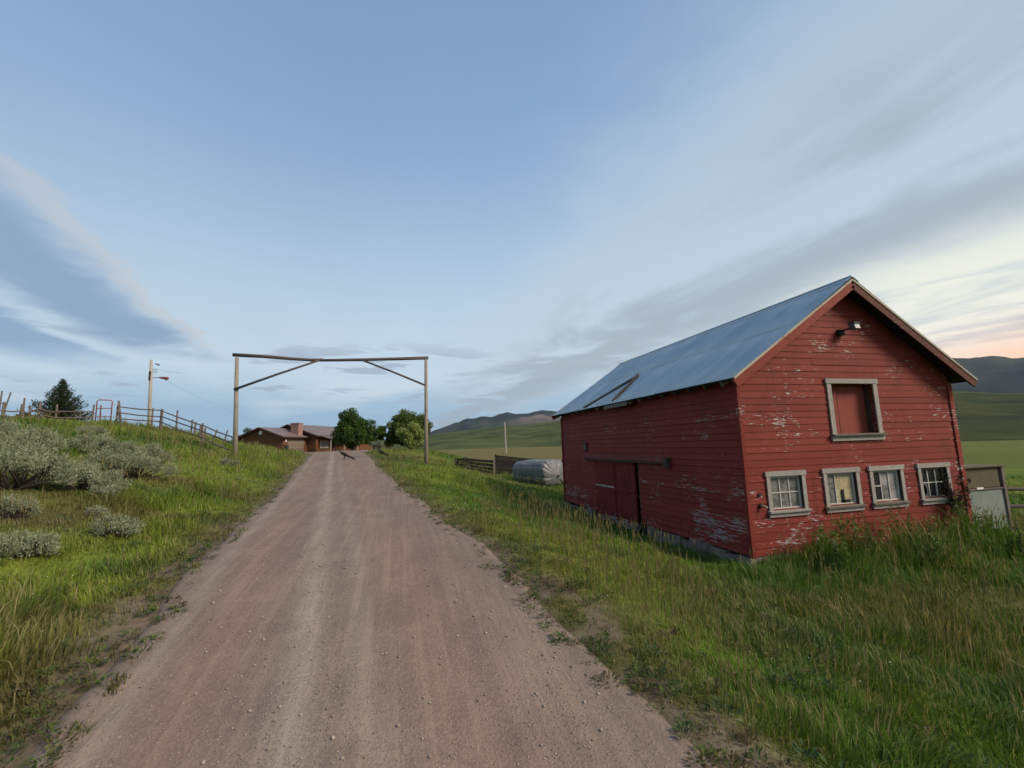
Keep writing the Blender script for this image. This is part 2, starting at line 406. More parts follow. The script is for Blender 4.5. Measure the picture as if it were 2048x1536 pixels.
k_, A_ = 8.0, 4.7
t_ = np.linspace(-1, 1, 361)
gx = A_ * np.sinh(k_ * t_); gy = A_ * np.sinh(k_ * t_) + 9
X, Y = np.meshgrid(gx, gy); Z = ground_z(X, Y)
inside = (X > road_left(Y) + .25) & (X < road_right(Y) - .25) & (Y < 60) & (Y > -30)
Z = np.where(inside, Z - .07, Z)
n_ = len(gx)
idx = np.arange(n_ * n_).reshape(n_, n_)
quads = np.stack([idx[:-1, :-1], idx[:-1, 1:], idx[1:, 1:], idx[1:, :-1]], -1).reshape(-1, 4)
xf, yf = X.ravel(), Y.ravel(); rf = np.hypot(xf, yf); azf = np.degrees(np.arctan2(xf, yf))
gc = turf_color(xf, yf)
soil = np.array([.190, .148, .112])
farg = lerp3((.105, .135, .025), (.15, .165, .035), fbm(xf * .012, yf * .03, 5, 4))
tan_ = sstep(-5, 4, azf) * (1 - sstep(24, 34, azf)) * sstep(60, 110, rf)
farg = farg * (1 - .75 * tan_[:, None]) + np.array([.185, .150, .062])[None] * .75 * tan_[:, None]
w = sstep(45, 110, rf)
gc = gc * (1 - w[:, None]) + farg * w[:, None]
ed = np.minimum(np.abs(xf - edge_left(yf)), np.abs(xf - edge_right(yf)))
inr = (xf > road_left(yf)) & (xf < road_right(yf)) & (yf < 62)
w = np.where(inr, 1, (1 - sstep(.0, .32, ed + (fbm(xf * 1.3, yf * 1.3, 77, 3) - .5) * .7)) * (yf < 60))
w = np.maximum(w, bare_patch(xf, yf))
gc = gc * (1 - w[:, None]) + soil[None] * w[:, None]

mat_ground, g, b = material('turf and soil', rough=.95, spec=.1)
p = position(g)
nn = g.noise(p, 9., 5, .65); nb = g.noise(p, 1.3, 4, .6)
c = g.mix(g.smooth(nn, .3, .75), g.mix(1., g.attr('Col'), (.55, .55, .50), 'MULTIPLY'), g.attr('Col'))
c = g.mix(g.mul(g.smooth(nb, .45, .7), .35), c, g.mix(1., g.attr('Col'), (1.25, 1.1, .9), 'MULTIPLY'))
g.put(b.inputs['Base Color'], c); bump(g, b, nn, .6, .05)
ground = tag(mesh_np('ground', np.stack([xf, yf, Z.ravel()], 1), quads, mat_ground, gc, True),
             'rolling turf around the lane, barn and valley floor', kind='structure')

# ---- gravel road
ry = np.concatenate([np.linspace(-8, 1, 24)[:-1], np.geomspace(1 + 1, 66 + 1, 260) - 1 + .0])
ry = np.unique(np.round(ry, 4)); NC = 56
tt = np.linspace(0, 1, NC)
le = edge_left(ry) - .10
re = edge_right(ry) + .10
RX = le[:, None] * (1 - tt) + re[:, None] * tt; RYY = np.repeat(ry[:, None], NC, 1)
RZZ = road_surface(RX, RYY)
RZZ[:, 0] = ground_z(RX[:, 0], RYY[:, 0]) - .05; RZZ[:, -1] = ground_z(RX[:, -1], RYY[:, -1]) - .05
RZZ[:, 1] -= .012; RZZ[:, -2] -= .012
idx = np.arange(len(ry) * NC).reshape(len(ry), NC)
rq = np.stack([idx[:-1, :-1], idx[:-1, 1:], idx[1:, 1:], idx[1:, :-1]], -1).reshape(-1, 4)
uu = (RX - road_c(RYY)).ravel(); yy = RYY.ravel(); xx = RX.ravel()
wob = (fbm(yy * .35, uu * .4, 15, 3) - .5) * .35
cc = lerp3((.238, .184, .150), (.204, .157, .128), fbm(xx * .8, yy * .3, 21, 4))
cc = cc * (1 - (w := .7 * (np.exp(-((uu + wob + .95) / .38) ** 2) + np.exp(-((uu + wob - .72) / .48) ** 2)) * sstep(.28, .55, fbm(xx * .7, yy * .22, 23, 3)))[:, None]) + np.array([.240, .168, .138])[None] * w[:, None]
cc = cc * (1 - (w := .9 * np.exp(-((uu + wob * .35 + .33) / .13) ** 2) + .4 * np.exp(-((uu + wob * .5 - .08) / .09) ** 2) + .55 * np.exp(-((uu + wob * .5 + 1.38) / .08) ** 2))[:, None]) + np.array([.320, .262, .215])[None] * w[:, None]
cc = cc * (.86 + .28 * fbm(xx * 3, yy * 3, 26, 3))[:, None]
mat_road, g, b = material('gravel lane', rough=.95, spec=.12)
p = position(g)
n1 = g.noise(p, 42., 4, .7); n2 = g.noise(p, 9., 4, .6)
v = g.node('ShaderNodeTexVoronoi'); v.inputs['Scale'].default_value = 60.; g.l.new(p, v.inputs['Vector'])
c = g.mix(g.smooth(n1, .35, .7), g.mix(1., g.attr('Col'), (.74, .72, .71), 'MULTIPLY'), g.attr('Col'))
n3 = g.noise(g.vmul(p, (9., .35, 1.)), 1.3, 5, .65, .2)
c = g.mix(g.mul(g.smooth(n2, .45, .70), .3), c, g.mix(1., g.attr('Col'), (1.25, 1.22, 1.18), 'MULTIPLY'))
c = g.mix(g.mul(g.smooth(n3, .44, .64), .42), c, g.mix(1., g.attr('Col'), (1.28, 1.26, 1.22), 'MULTIPLY'))
c = g.mix(g.mul(g.smooth(v.outputs['Distance'], .22, .08), .35), c, (.30, .25, .21))
g.put(b.inputs['Base Color'], c); bump(g, b, g.add(n1, g.mul(v.outputs['Distance'], -.8)), .5, .009)
road = tag(mesh_np('road', np.stack([xx, yy, RZZ.ravel()], 1), rq, mat_road, cc, True),
           'reddish gravel lane with pale wheel tracks leading to the house', kind='structure')

# ---- loose stones on the lane
NS = 20000
sr = 1.8 * (14 / 1.8) ** RNG.random(NS); sy = np.sqrt(np.maximum(sr ** 2 - 1, 1)); su = RNG.uniform(-1.55, 1.5, NS)
keep = RNG.random(NS) < (.35 + .65 * np.exp(-((su + .3) / .35) ** 2) + .4 * (su > .9))
sy, su = sy[keep], su[keep]; sx = road_c(sy) + su; sz = road_surface(sx, sy); ns = len(sx)
size = RNG.uniform(.003, .0075, ns) * (1 + 1.3 * (RNG.random(ns) < .05))
octa = np.array([(1, 0, 0), (0, 1, 0), (-1, 0, 0), (0, -1, 0), (0, 0, .7), (0, 0, -.7)], float)
octf = np.array([(0, 1, 4), (1, 2, 4), (2, 3, 4), (3, 0, 4), (1, 0, 5), (2, 1, 5), (3, 2, 5), (0, 3, 5)])
ang = RNG.random(ns) * 6.28; ca, sa = np.cos(ang), np.sin(ang)
ov = octa[None] * RNG.uniform(.6, 1.25, (ns, 6, 1)) * size[:, None, None]
vx = ov[..., 0] * ca[:, None] - ov[..., 1] * sa[:, None]; vy = ov[..., 0] * sa[:, None] + ov[..., 1] * ca[:, None]
ov = ov  # irregular octahedra
V = np.stack([vx + sx[:, None], vy + sy[:, None], ov[..., 2] + (sz + size * .3)[:, None]], -1).reshape(-1, 3)
Fc = (octf[None] + (np.arange(ns) * 6)[:, None, None]).reshape(-1, 3)
sc_ = lerp3((.16, .125, .10), (.37, .32, .275), RNG.random(ns)); sc_ = np.repeat(sc_, 6, 0)
mat_stone, g, b = material('loose stone', rough=.9, spec=.2); g.put(b.inputs['Base Color'], g.attr('Col'))
tag(mesh_np('gravel', V, Fc, mat_stone, sc_), 'loose pale stones scattered over the lane', kind='stuff')

# ---- hills and mountains: terrain rings standing at their real distance round the valley
mat_hill, g, b = material('grazed hillside', rough=1., spec=.05)
p = position(g); hn = g.noise(p, .018, 5, .6, .4); hn2 = g.noise(p, .11, 4, .65)
c = g.mix(g.smooth(hn, .42, .66), g.attr('Col'), g.mix(1., g.attr('Col'), (.55, .62, .62), 'MULTIPLY'))
c = g.mix(g.mul(g.smooth(hn2, .5, .7), .4), c, g.mix(1., g.attr('Col'), (.6, .65, .6), 'MULTIPLY'))
g.put(b.inputs['Base Color'], c)
mat_mount, g, b = material('forested mountain', rough=1., spec=.05)
p = position(g); hn = g.noise(p, .004, 6, .62, .3)
c = g.mix(g.smooth(hn, .40, .62), g.attr('Col'), g.mix(1., g.attr('Col'), (.55, .6, .65), 'MULTIPLY'))
g.put(b.inputs['Base Color'], c)
def ring(name, az0, az1, na, r0, r1, nr, azt, elt, zb, rough_amp, seed, mat, ca_, cb_, label, bare=None):
    A = np.radians(np.linspace(az0, az1, na)); T = np.linspace(0, 1, nr)
    aa, tt = np.meshgrid(A, T); rr = r0 + (r1 - r0) * tt
    top = np.interp(np.degrees(aa), azt, elt); rc = r0 + (r1 - r0) * .72
    ztop = 1.6 + rc * np.tan(np.radians(top))
    prof = np.where(tt < .72, sstep(0, .72, tt) * .55 + .45 * (tt / .72), 1 - .8 * sstep(.72, 1.0, tt))
    xx, yy = rr * np.sin(aa), rr * np.cos(aa)
    s = 6.0 / r0
    nz = (fbm(xx * s, yy * s, seed, 5) - .5) * 2
    nz2 = (fbm(xx * s * 3.3, yy * s * 3.3, seed + 9, 4) - .5) * 2
    sharp = np.sin(np.pi * np.clip(tt / .72, 0, 1)) ** .8
    zz = zb + (ztop - zb) * prof + rough_amp * (ztop - zb) * (nz * sharp + nz2 * .12 * np.clip(tt * 3, 0, 1))
    zz = zz + (ztop - zb) * prof * (fbm(np.degrees(aa) * (.5 if name == 'mountain' else .16), aa * 0 + 5, seed + 21, 5) - .5) * (.22 if name == 'mountain' else .10)
    zz[0] = zb - 6; zz[-1] = zb - 6
    i = np.arange(na * nr).reshape(nr, na)
    q = np.stack([i[:-1, :-1], i[:-1, 1:], i[1:, 1:], i[1:, :-1]], -1).reshape(-1, 4)
    nc_ = fbm(xx.ravel() * s * 2, yy.ravel() * s * 2, seed + 3, 4)
    col = lerp3(ca_, cb_, sstep(.35, .65, nc_))
    if name == 'hill':      # backlit shade of the near right-hand slope is put into its colour
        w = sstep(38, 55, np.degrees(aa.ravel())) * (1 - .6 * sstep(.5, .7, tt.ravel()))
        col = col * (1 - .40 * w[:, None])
    if bare is not None:
        w = sstep(.40, .52, fbm(xx.ravel() * s * 1.4, yy.ravel() * s * 1.4, seed + 5, 3)) * sstep(.25, .6, tt.ravel()) * bare[1](np.degrees(aa.ravel()))
        col = col * (1 - w[:, None]) + np.array(bare[0])[None] * w[:, None]
    return tag(mesh_np(name, np.stack([xx.ravel(), yy.ravel(), zz.ravel()], 1), q, mat, col, True), label, kind='structure')
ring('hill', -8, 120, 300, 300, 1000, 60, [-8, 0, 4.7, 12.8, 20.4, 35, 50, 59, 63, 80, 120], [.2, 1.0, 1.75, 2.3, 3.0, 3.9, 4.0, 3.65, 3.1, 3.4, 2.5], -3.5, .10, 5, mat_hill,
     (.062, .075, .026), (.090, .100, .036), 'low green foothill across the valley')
ring('mountain', -3, 125, 360, 2200, 3800, 60, [-3, 3.6, 4.7, 6.6, 8, 10.3, 14.8, 19.2, 24, 40, 52, 59.2, 60.8, 63.1, 64, 70, 85, 125], [.6, 1.6, 2.1, 2.85, 3.3, 3.8, 4.0, 4.3, 4.7, 6.2, 6.8, 6.5, 6.35, 5.95, 6.2, 7.2, 6.0, 5.0], -4, .11, 8, mat_mount,
     (.026, .036, .034), (.052, .058, .042), 'dark forested mountain ridge behind the foothill', ((.25, .19, .15), lambda a: sstep(13, 18, a) * (1 - sstep(26, 34, a))))
# ============================================================ grass: single blades, dense near the lane and thinner far off
def in_poly(x, y):
    bx = (x > BARN[0] - .02) & (x < BARN[2] + .02) & (y > BARN[1] - .02) & (y < BARN[3] + .02)
    cab = (x > 14.0) & (x < 16.2) & (y > 8.85) & (y < 9.7)
    return bx | cab
def make_grass(N, rmin, rmax, seed):
    rng = np.random.default_rng(seed)
    r = rmin * (rmax / rmin) ** rng.random(N); a = np.radians(rng.uniform(-50, 90, N))
    x, y = r * np.sin(a), r * np.cos(a)
    lo, hi = edge_left(y), edge_right(y)
    d = np.maximum(lo - x, x - hi)                             # distance outside the lane
    jag = (fbm(x * 1.3, y * 1.3, 77, 3) - .5) * .55 + (fbm(x * 4.5, y * 4.5, 78, 2) - .5) * .75
    tuft = fbm(x * 2.4, y * 2.4, 12, 3)
    keep = (d + jag > .0) & ((rng.random(N) < .12 + sstep(-.05, .35, d + jag)) | (tuft > .60)) & ~in_poly(x, y) & (rng.random(N) < .45 + 1.1 * (tuft - .25)) & (rng.random(N) > .93 * bare_patch(x, y))
    x, y, r, d, tuft = x[keep], y[keep], r[keep], d[keep], tuft[keep]; n = len(x)
    z = ground_z(x, y)
    h = rng.uniform(.05, .165, n) * (.15 + 1.75 * tuft) * (.35 + .65 * sstep(0, 1.0, d))
    big = fbm(x * .45, y * .45, 88, 3); h *= .6 + 1.2 * sstep(.4, .65, big)
    gab = np.exp(-((y - 7.2) / .9) ** 2) * sstep(7.0, 8.0, x) * (1 - sstep(12.6, 13.6, x))
    low = sstep(5.5, 9, x) * (y < 9) * (1 - sstep(12, 13.5, x)); h = h * (1 + 2.7 * gab + .5 * low)
    side = np.exp(-((x - 6.2) / .8) ** 2) * (y > 7.5) * (y < 19); h *= 1 - .6 * side; h *= np.where((x > 0) & (x < 7) & (y > 4), .78, 1)
    h *= np.where(r > 18, 1.25, 1); h *= np.where((x > 12.8) & (x < 17.5) & (y > 6.5) & (y < 9.6), .45, 1)
    wd = (.0020 + .00042 * r) * rng.uniform(.7, 1.4, n)
    c = turf_color(x, y)
    jit = rng.normal(1.05, .24, (n, 1)) * (.72 + .56 * fbm(x * 2.1, y * 2.1, 131, 3))[:, None]; c = c * np.clip(jit, .4, 1.9)
    q = rng.random(n)
    dry = q < (.05 + .10 * sstep(.45, .6, fbm(x * .3, y * .3, 99, 3)))
    c[dry] = lerp3((.21, .175, .072), (.29, .245, .115), rng.random(dry.sum()))
    h[dry] *= 1.25
    lean = fbm(x * 1.1, y * 1.1, 161, 3) * 14 + rng.normal(0, .8, n); la = rng.uniform(.15, .8, n) * h * (.6 + .8 * fbm(x * 1.7, y * 1.7, 163, 2))
    face = rng.uniform(0, 6.283, n); fx, fy = np.cos(face) * wd, np.sin(face) * wd
    ox, oy = np.cos(lean) * la, np.sin(lean) * la
    v = np.empty((n, 5, 3))
    v[:, 0] = np.stack([x - fx, y - fy, z - .02], 1); v[:, 1] = np.stack([x + fx, y + fy, z - .02], 1)
    v[:, 2] = np.stack([x + ox * .38 + fx * .75, y + oy * .38 + fy * .75, z + h * .58], 1); v[:, 3] = np.stack([x + ox * .38 - fx * .75, y + oy * .38 - fy * .75, z + h * .58], 1)
    v[:, 4] = np.stack([x + ox, y + oy, z + h * (.97 - .25 * la / np.maximum(h, .01))], 1)
    base = (np.arange(n) * 5)[:, None]
    f = np.concatenate([base + np.array([0, 1, 2]), base + np.array([0, 2, 3]), base + np.array([3, 2, 4])], 0)
    return v.reshape(-1, 3), f, np.repeat(c, 5, 0)
def make_stalks(N, rmin, rmax, seed):
    """tall flowering stalks with a narrow seed head: two crossed slim heads on a stem"""
    rng = np.random.default_rng(seed)
    r = rmin * (rmax / rmin) ** rng.random(N); a = np.radians(rng.uniform(-50, 90, N))
    x, y = r * np.sin(a), r * np.cos(a)
    d = np.maximum(road_left(y) - x, x - road_right(y))
    pt_ = fbm(x * .5, y * .5, 120, 3)
    gab = np.exp(-((y - 6.9) / 1.1) ** 2) * sstep(6.8, 8.0, x)
    dry_spot = np.exp(-(((x - .6) / 1.8) ** 2 + ((y - 31) / 4.5) ** 2))
    keep = (d > .25) & ~in_poly(x, y) & ~((x > 5.2) & (x < 7) & (y > 7.8) & (y < 19)) & (rng.random(N) < sstep(.42, .62, pt_) * .8 + gab + dry_spot)
    x, y, r, gab = x[keep], y[keep], r[keep], gab[keep]; n = len(x); z = ground_z(x, y)
    h = rng.uniform(.28, .52, n) * (1 + .6 * gab); wd = .0012 + .00022 * r; hw = .004 + .0005 * r; hl = rng.uniform(.06, .13, n)
    lean = rng.uniform(0, 6.283, n); lx, ly = np.cos(lean) * h * .16, np.sin(lean) * h * .16
    fa = rng.uniform(0, 6.283, n); fx, fy = np.cos(fa), np.sin(fa)
    v = np.empty((n, 11, 3)); tx, ty, tz = x + lx, y + ly, z + h
    v[:, 0] = np.stack([x - fx * wd, y - fy * wd, z - .02], 1); v[:, 1] = np.stack([x + fx * wd, y + fy * wd, z - .02], 1); v[:, 2] = np.stack([tx, ty, tz], 1)
    for k, (ux, uy) in enumerate(((fx, fy), (-fy, fx))):
        o = 3 + 4 * k
        v[:, o] = np.stack([tx, ty, tz - hl * .35], 1); v[:, o + 1] = np.stack([tx + ux * hw, ty + uy * hw, tz + hl * .2], 1)
        v[:, o + 2] = np.stack([tx + lx * .15, ty + ly * .15, tz + hl], 1); v[:, o + 3] = np.stack([tx - ux * hw, ty - uy * hw, tz + hl * .2], 1)
    base = (np.arange(n) * 11)[:, None]
    f = np.concatenate([base + np.array(q) for q in ((0, 1, 2), (3, 4, 5), (3, 5, 6), (7, 8, 9), (7, 9, 10))], 0)
    c = lerp3((.17, .16, .06), (.28, .22, .11), rng.random(n))
    return v.reshape(-1, 3), f, np.repeat(c, 11, 0)
def foliage_material(name, trans=.35, rough=.6):
    m, g, b = material(name, rough=rough, spec=.25)
    col = g.attr('Col'); g.put(b.inputs['Base Color'], col)
    tr = g.node('ShaderNodeBsdfTranslucent'); g.put(tr.inputs['Color'], g.mix(1., col, (1.15, 1.2, .7), 'MULTIPLY'))
    mx = g.node('ShaderNodeMixShader'); mx.inputs[0].default_value = trans
    out = [n for n in g.n if n.type == 'OUTPUT_MATERIAL'][0]
    g.l.new(b.outputs[0], mx.inputs[1]); g.l.new(tr.outputs[0], mx.inputs[2]); g.l.new(mx.outputs[0], out.inputs[0])
    return m
mat_grass = foliage_material('grass blade')
v1, f1, c1 = make_grass(700000, 1.9, 62, 1)
v2, f2, c2 = make_stalks(26000, 2.2, 45, 2)
tag(mesh_np('grass', np.concatenate([v1, v2]), np.concatenate([f1, f2 + len(v1)]), mat_grass, np.concatenate([c1, c2])),
    'meadow grass with dry seed stalks on both sides of the lane', kind='stuff')
# low broad-leaved weeds: rosettes and knotted clumps, thickest along the lane edges
def make_weeds(N, seed):
    rng = np.random.default_rng(seed)
    r = 2.0 * (26 / 2.0) ** rng.random(N); a = np.radians(rng.uniform(-46, 76, N)); x, y = r * np.sin(a), r * np.cos(a)
    edge = rng.random(N) < .34                                   # almost half sit right on the lane edge
    x = np.where(edge, np.where(rng.random(N) < .5, edge_left(y) - rng.normal(.05, .22, N), edge_right(y) + rng.normal(.05, .22, N)), x)
    d = np.maximum(edge_left(y) - x, x - edge_right(y)); keep = (d > -.14) & ~in_poly(x, y) & (y > 1.2) & (edge | (fbm(x * .7, y * .7, 151, 3) > .47))
    x, y, edge = x[keep], y[keep], edge[keep]; n = len(x); z = ground_z(x, y) + .01
    per = 34; k = np.repeat(np.arange(n), per); m = len(k)
    size = rng.uniform(.03, .085, n) * np.where(edge, .8, 1.2)
    ang = rng.uniform(0, 6.283, m); rad = size[k] * np.sqrt(rng.random(m)) * .8; el_ = rng.uniform(.15, 1.2, m)
    bx = x[k] + np.cos(ang) * rad; by = y[k] + np.sin(ang) * rad; bz = z[k] + rng.random(m) * size[k] * .7
    dx, dy, dz = np.cos(ang) * np.cos(el_), np.sin(ang) * np.cos(el_), np.sin(el_)
    L = size[k] * rng.uniform(.35, .8, m); W = L * rng.uniform(.22, .42, m)
    v = np.empty((m, 4, 3)); sx, sy = -np.sin(ang), np.cos(ang)
    v[:, 0] = np.stack([bx, by, bz], 1); mx = np.stack([bx + dx * L * .5, by + dy * L * .5, bz + dz * L * .55], 1)
    v[:, 1] = mx + np.stack([sx * W, sy * W, W * 0], 1) * .5; v[:, 3] = mx - np.stack([sx * W, sy * W, W * 0], 1) * .5
    v[:, 2] = np.stack([bx + dx * L, by + dy * L, bz + dz * L * .8], 1)
    pal = np.array([(.055, .095, .020), (.085, .125, .024), (.065, .105, .040), (.115, .095, .040), (.11, .14, .03), (.115, .085, .045)])
    c = pal[rng.integers(0, len(pal), n)][k] * rng.normal(1, .2, (m, 1)).clip(.5, 1.6)
    b = (np.arange(m) * 4)[:, None]
    return v.reshape(-1, 3), np.concatenate([b + np.array([0, 1, 2]), b + np.array([0, 2, 3])], 0), np.repeat(c, 4, 0)
vw, fw, cw = make_weeds(2600, 8)
tag(mesh_np('weeds', vw, fw, mat_grass, cw), 'low broad-leaved weeds knotted along the lane edges', kind='stuff')
# a sprinkle of small white flower heads in the verge
rng = np.random.default_rng(5); N = 300
r = 2.6 * (22 / 2.6) ** rng.random(N); a = np.radians(rng.uniform(-42, 72, N)); fx_, fy_ = r * np.sin(a), r * np.cos(a)
d_ = np.maximum(road_left(fy_) - fx_, fx_ - road_right(fy_)); k = (d_ > .4) & ~in_poly(fx_, fy_) & (fbm(fx_ * .8, fy_ * .8, 140, 2) > .52)
fx_, fy_ = fx_[k], fy_[k]; fz_ = ground_z(fx_, fy_) + rng.uniform(.12, .2, len(fx_)); s_ = rng.uniform(.005, .010, len(fx_))
hexv = np.array([(math.cos(q), math.sin(q), 0) for q in np.arange(6) * math.pi / 3] + [(0, 0, .5), (0, 0, -.5)])
hexf = np.array([(i, (i + 1) % 6, 6) for i in range(6)] + [((i + 1) % 6, i, 7) for i in range(6)])
V = (hexv[None] * s_[:, None, None] + np.stack([fx_, fy_, fz_], 1)[:, None]).reshape(-1, 3)
mat_flower, g, b = material('white flower head', (.62, .62, .52), .8)
tag(mesh_np('wildflowers', V, (hexf[None] + (np.arange(len(fx_)) * 8)[:, None, None]).reshape(-1, 3), mat_flower), 'tiny white flower heads dotted through the verge grass', kind='stuff')
# ============================================================ red barn
mat_gable = red_paint('red paint on gable', (.150, .0195, .0125), (.180, .0265, .0165), .335, fs=(5.5, 34.))
mat_side = red_paint('dark red paint on side wall', (.168, .019, .017), (.195, .025, .021), .335, bare=(.27, .215, .21), low=-.75, lowamt=.03, fs=(3.6, 30.), wallmask=True)
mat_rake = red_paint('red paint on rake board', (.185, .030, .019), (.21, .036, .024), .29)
mat_rake_shaded = red_paint('rake paint with shade', (.085, .022, .016), (.105, .028, .020), .34)  # darker copy of the rake paint: the right slope's shade put into its colour
mat_pale = red_paint('peeled pale trim', (.40, .36, .29), (.34, .30, .24), .40, bare=(.20, .10, .07))
mat_doorred = red_paint('dark red door paint', (.135, .013, .015), (.155, .017, .017), .24, bare=(.36, .32, .30), low=-1.05, lowamt=.34)
mat_loft = red_paint('faded red loft boards', (.20, .042, .028), (.225, .05, .034), .10)
mat_trim = wood('weathered white trim', (.37, .335, .30), (.265, .235, .205), (2, 2, 2))
mat_oldwood = wood('grey weathered wood', (.20, .165, .135), (.10, .08, .065))
mat_darkwood = wood('dark old wood', (.075, .055, .045), (.040, .030, .026))
mat_soffit = wood('soffit boards with shade', (.028, .019, .016), (.016, .012, .010), (1, 8, 8))  # near-black base colour paints in the shade under the overhang
mat_stonebase, g, b = material('crumbling concrete', rough=.95, spec=.15)
p = position(g); n1 = g.noise(p, 5., 5, .65); n2 = g.noise(p, 30., 3, .6)
g.put(b.inputs['Base Color'], g.mix(g.smooth(n1, .35, .65), (.15, .118, .095), (.235, .19, .16))); bump(g, b, g.add(n1, g.mul(n2, .4)), .7, .03)
mat_inner, g, b = material('dark barn interior', (.025, .02, .018), .95)  # near-black colour stands in for the unlit inside of the barn
mat_metal, g, b = material('galvanised roofing', rough=.42, metal=.75)
p = position(g); x, y, z = g.sep(p)
ms = g.noise(g.comb(g.mul(y, 1.2), g.mul(z, .35), g.mul(x, .35)), 1.6, 4, .6, .3); mf = g.noise(g.comb(g.mul(y, 14.), g.mul(z, 2.), 0.), 1., 3, .6)
c = g.mix(g.smooth(ms, .35, .65), (.40, .47, .50), (.52, .575, .60))
c = g.mix(g.mul(objrand(g), .5), c, (.31, .36, .42)); c = g.mix(g.mul(g.smooth(mf, .62, .8), .25), c, (.30, .22, .16))
g.put(b.inputs['Base Color'], c); g.put(b.inputs['Roughness'], g.smooth(ms, .3, .7, .34, .52))
mat_rust, g, b = material('rusty dark iron', (.06, .04, .032), .75, .3)

CX, CY, BW, BL = 6.909, 7.960, 6.079, 10.39
ZB, ZW = -.744, 2.741                 # bottom of siding, top of side walls
OE, OF, OB = .31, .35, .28            # roof overhang: eaves, front, back
ZE, ZR = 2.836, 5.123                 # roof surface at the eave and at the ridge
XM = CX + BW / 2
def roof_z(x):
    return ZR - (ZR - ZE) * abs(x - XM) / (BW / 2 + OE)
def wall_top_x(z, drop=.12):
    """half-width of the gable at height z, kept under the roof"""
    h = (ZR - drop - z) / (ZR - ZE) * (BW / 2 + OE)
    return min(BW / 2, h)
barn = thing('barn', (XM, CY + BL / 2, ZB), 'old red barn with peeling paint and blue-grey metal roof beside the lane', 'barn')

WINX = (7.379, 8.841, 10.118, 11.543); WW = .98; WT, WB = .906, -.005
LX, LW, LT, LB = 9.230, 1.436, 2.861, 1.483
OPEN = [(x + .09, x + WW - .09, WB + .12, WT - .11) for x in WINX] + [(LX + .11, LX + LW - .11, LB + .15, LT - .12)]
DY0, DY1, DZ0, DZ1 = 12.25, 15.20, -1.03, 1.07         # sliding doors on the side wall

def spans(lo, hi, z0, z1, holes, m=.0):
    segs = [(lo, hi)]
    for a, b_, c0, c1 in holes:
        if c1 - m <= z0 or c0 + m >= z1: continue
        segs = [s for q in segs for s in ((q[0], min(q[1], a)), (max(q[0], b_), q[1])) if s[1] - s[0] > .02]
    return segs
# ---- gable wall facing the lane: backing sheet with real openings, then one object for every lap board
lev = sorted({ZB, ZW - .25, *[h[2] for h in OPEN], *[h[3] for h in OPEN], *np.linspace(ZW - .25, ZR - .14, 14)})
mb = MB()
for z0, z1 in zip(lev[:-1], lev[1:]):
    if z1 - z0 < 1e-4: continue
    w0, w1 = wall_top_x(z0, .13), wall_top_x(z1, .13)
    for a, b_ in spans(XM - w0, XM + w0, z0, z1, OPEN):
        ta = max(a, XM - w1) if a == XM - w0 else a; tb = min(b_, XM + w1) if b_ == XM + w0 else b_
        ta, tb = min(ta, tb), max(ta, tb)
        mb.hexa([(a, CY + .012, z0), (b_, CY + .012, z0), (b_, CY + .07, z0), (a, CY + .07, z0), (ta, CY + .012, z1), (tb, CY + .012, z1), (tb, CY + .07, z1), (ta, CY + .07, z1)])
gable = mb.build('gable_wall', mat_gable, barn)
LAP = .145
nrow = int((ZR - .2 - ZB) / LAP)
for k in range(nrow):
    z0 = ZB + k * LAP; z1 = z0 + LAP + .012
    w0, w1 = wall_top_x(z0), wall_top_x(z1)
    if w1 < .08: continue
    for a, b_ in spans(XM - w0, XM + w0, z0, z1, OPEN, .03):
        cuts = [a] + ([a + (b_ - a) * random.uniform(.3, .7)] if b_ - a > 2.8 else []) + [b_]
        for s0, s1 in zip(cuts[:-1], cuts[1:]):
            t0 = max(s0, XM - w1) if s0 == XM - w0 else s0 + .0015; t1 = min(s1, XM + w1) if s1 == XM + w0 else s1 - .0015
            s0_, s1_ = (s0 if s0 == XM - w0 else s0 + .0015), (s1 if s1 == XM + w0 else s1 - .0015)
            yo = CY - .002 + random.uniform(-.003, .003); dz = random.uniform(-.004, .004)
            MB().hexa([(s0_, yo - .014, z0 + dz), (s1_, yo - .014, z0 + dz), (s1_, CY + .010, z0 + dz), (s0_, CY + .010, z0 + dz),
                       (t0, yo - .002, z1 + dz), (t1, yo - .002, z1 + dz), (t1, CY + .010, z1 + dz), (t0, CY + .010, z1 + dz)]).build('plank', mat_gable, gable)
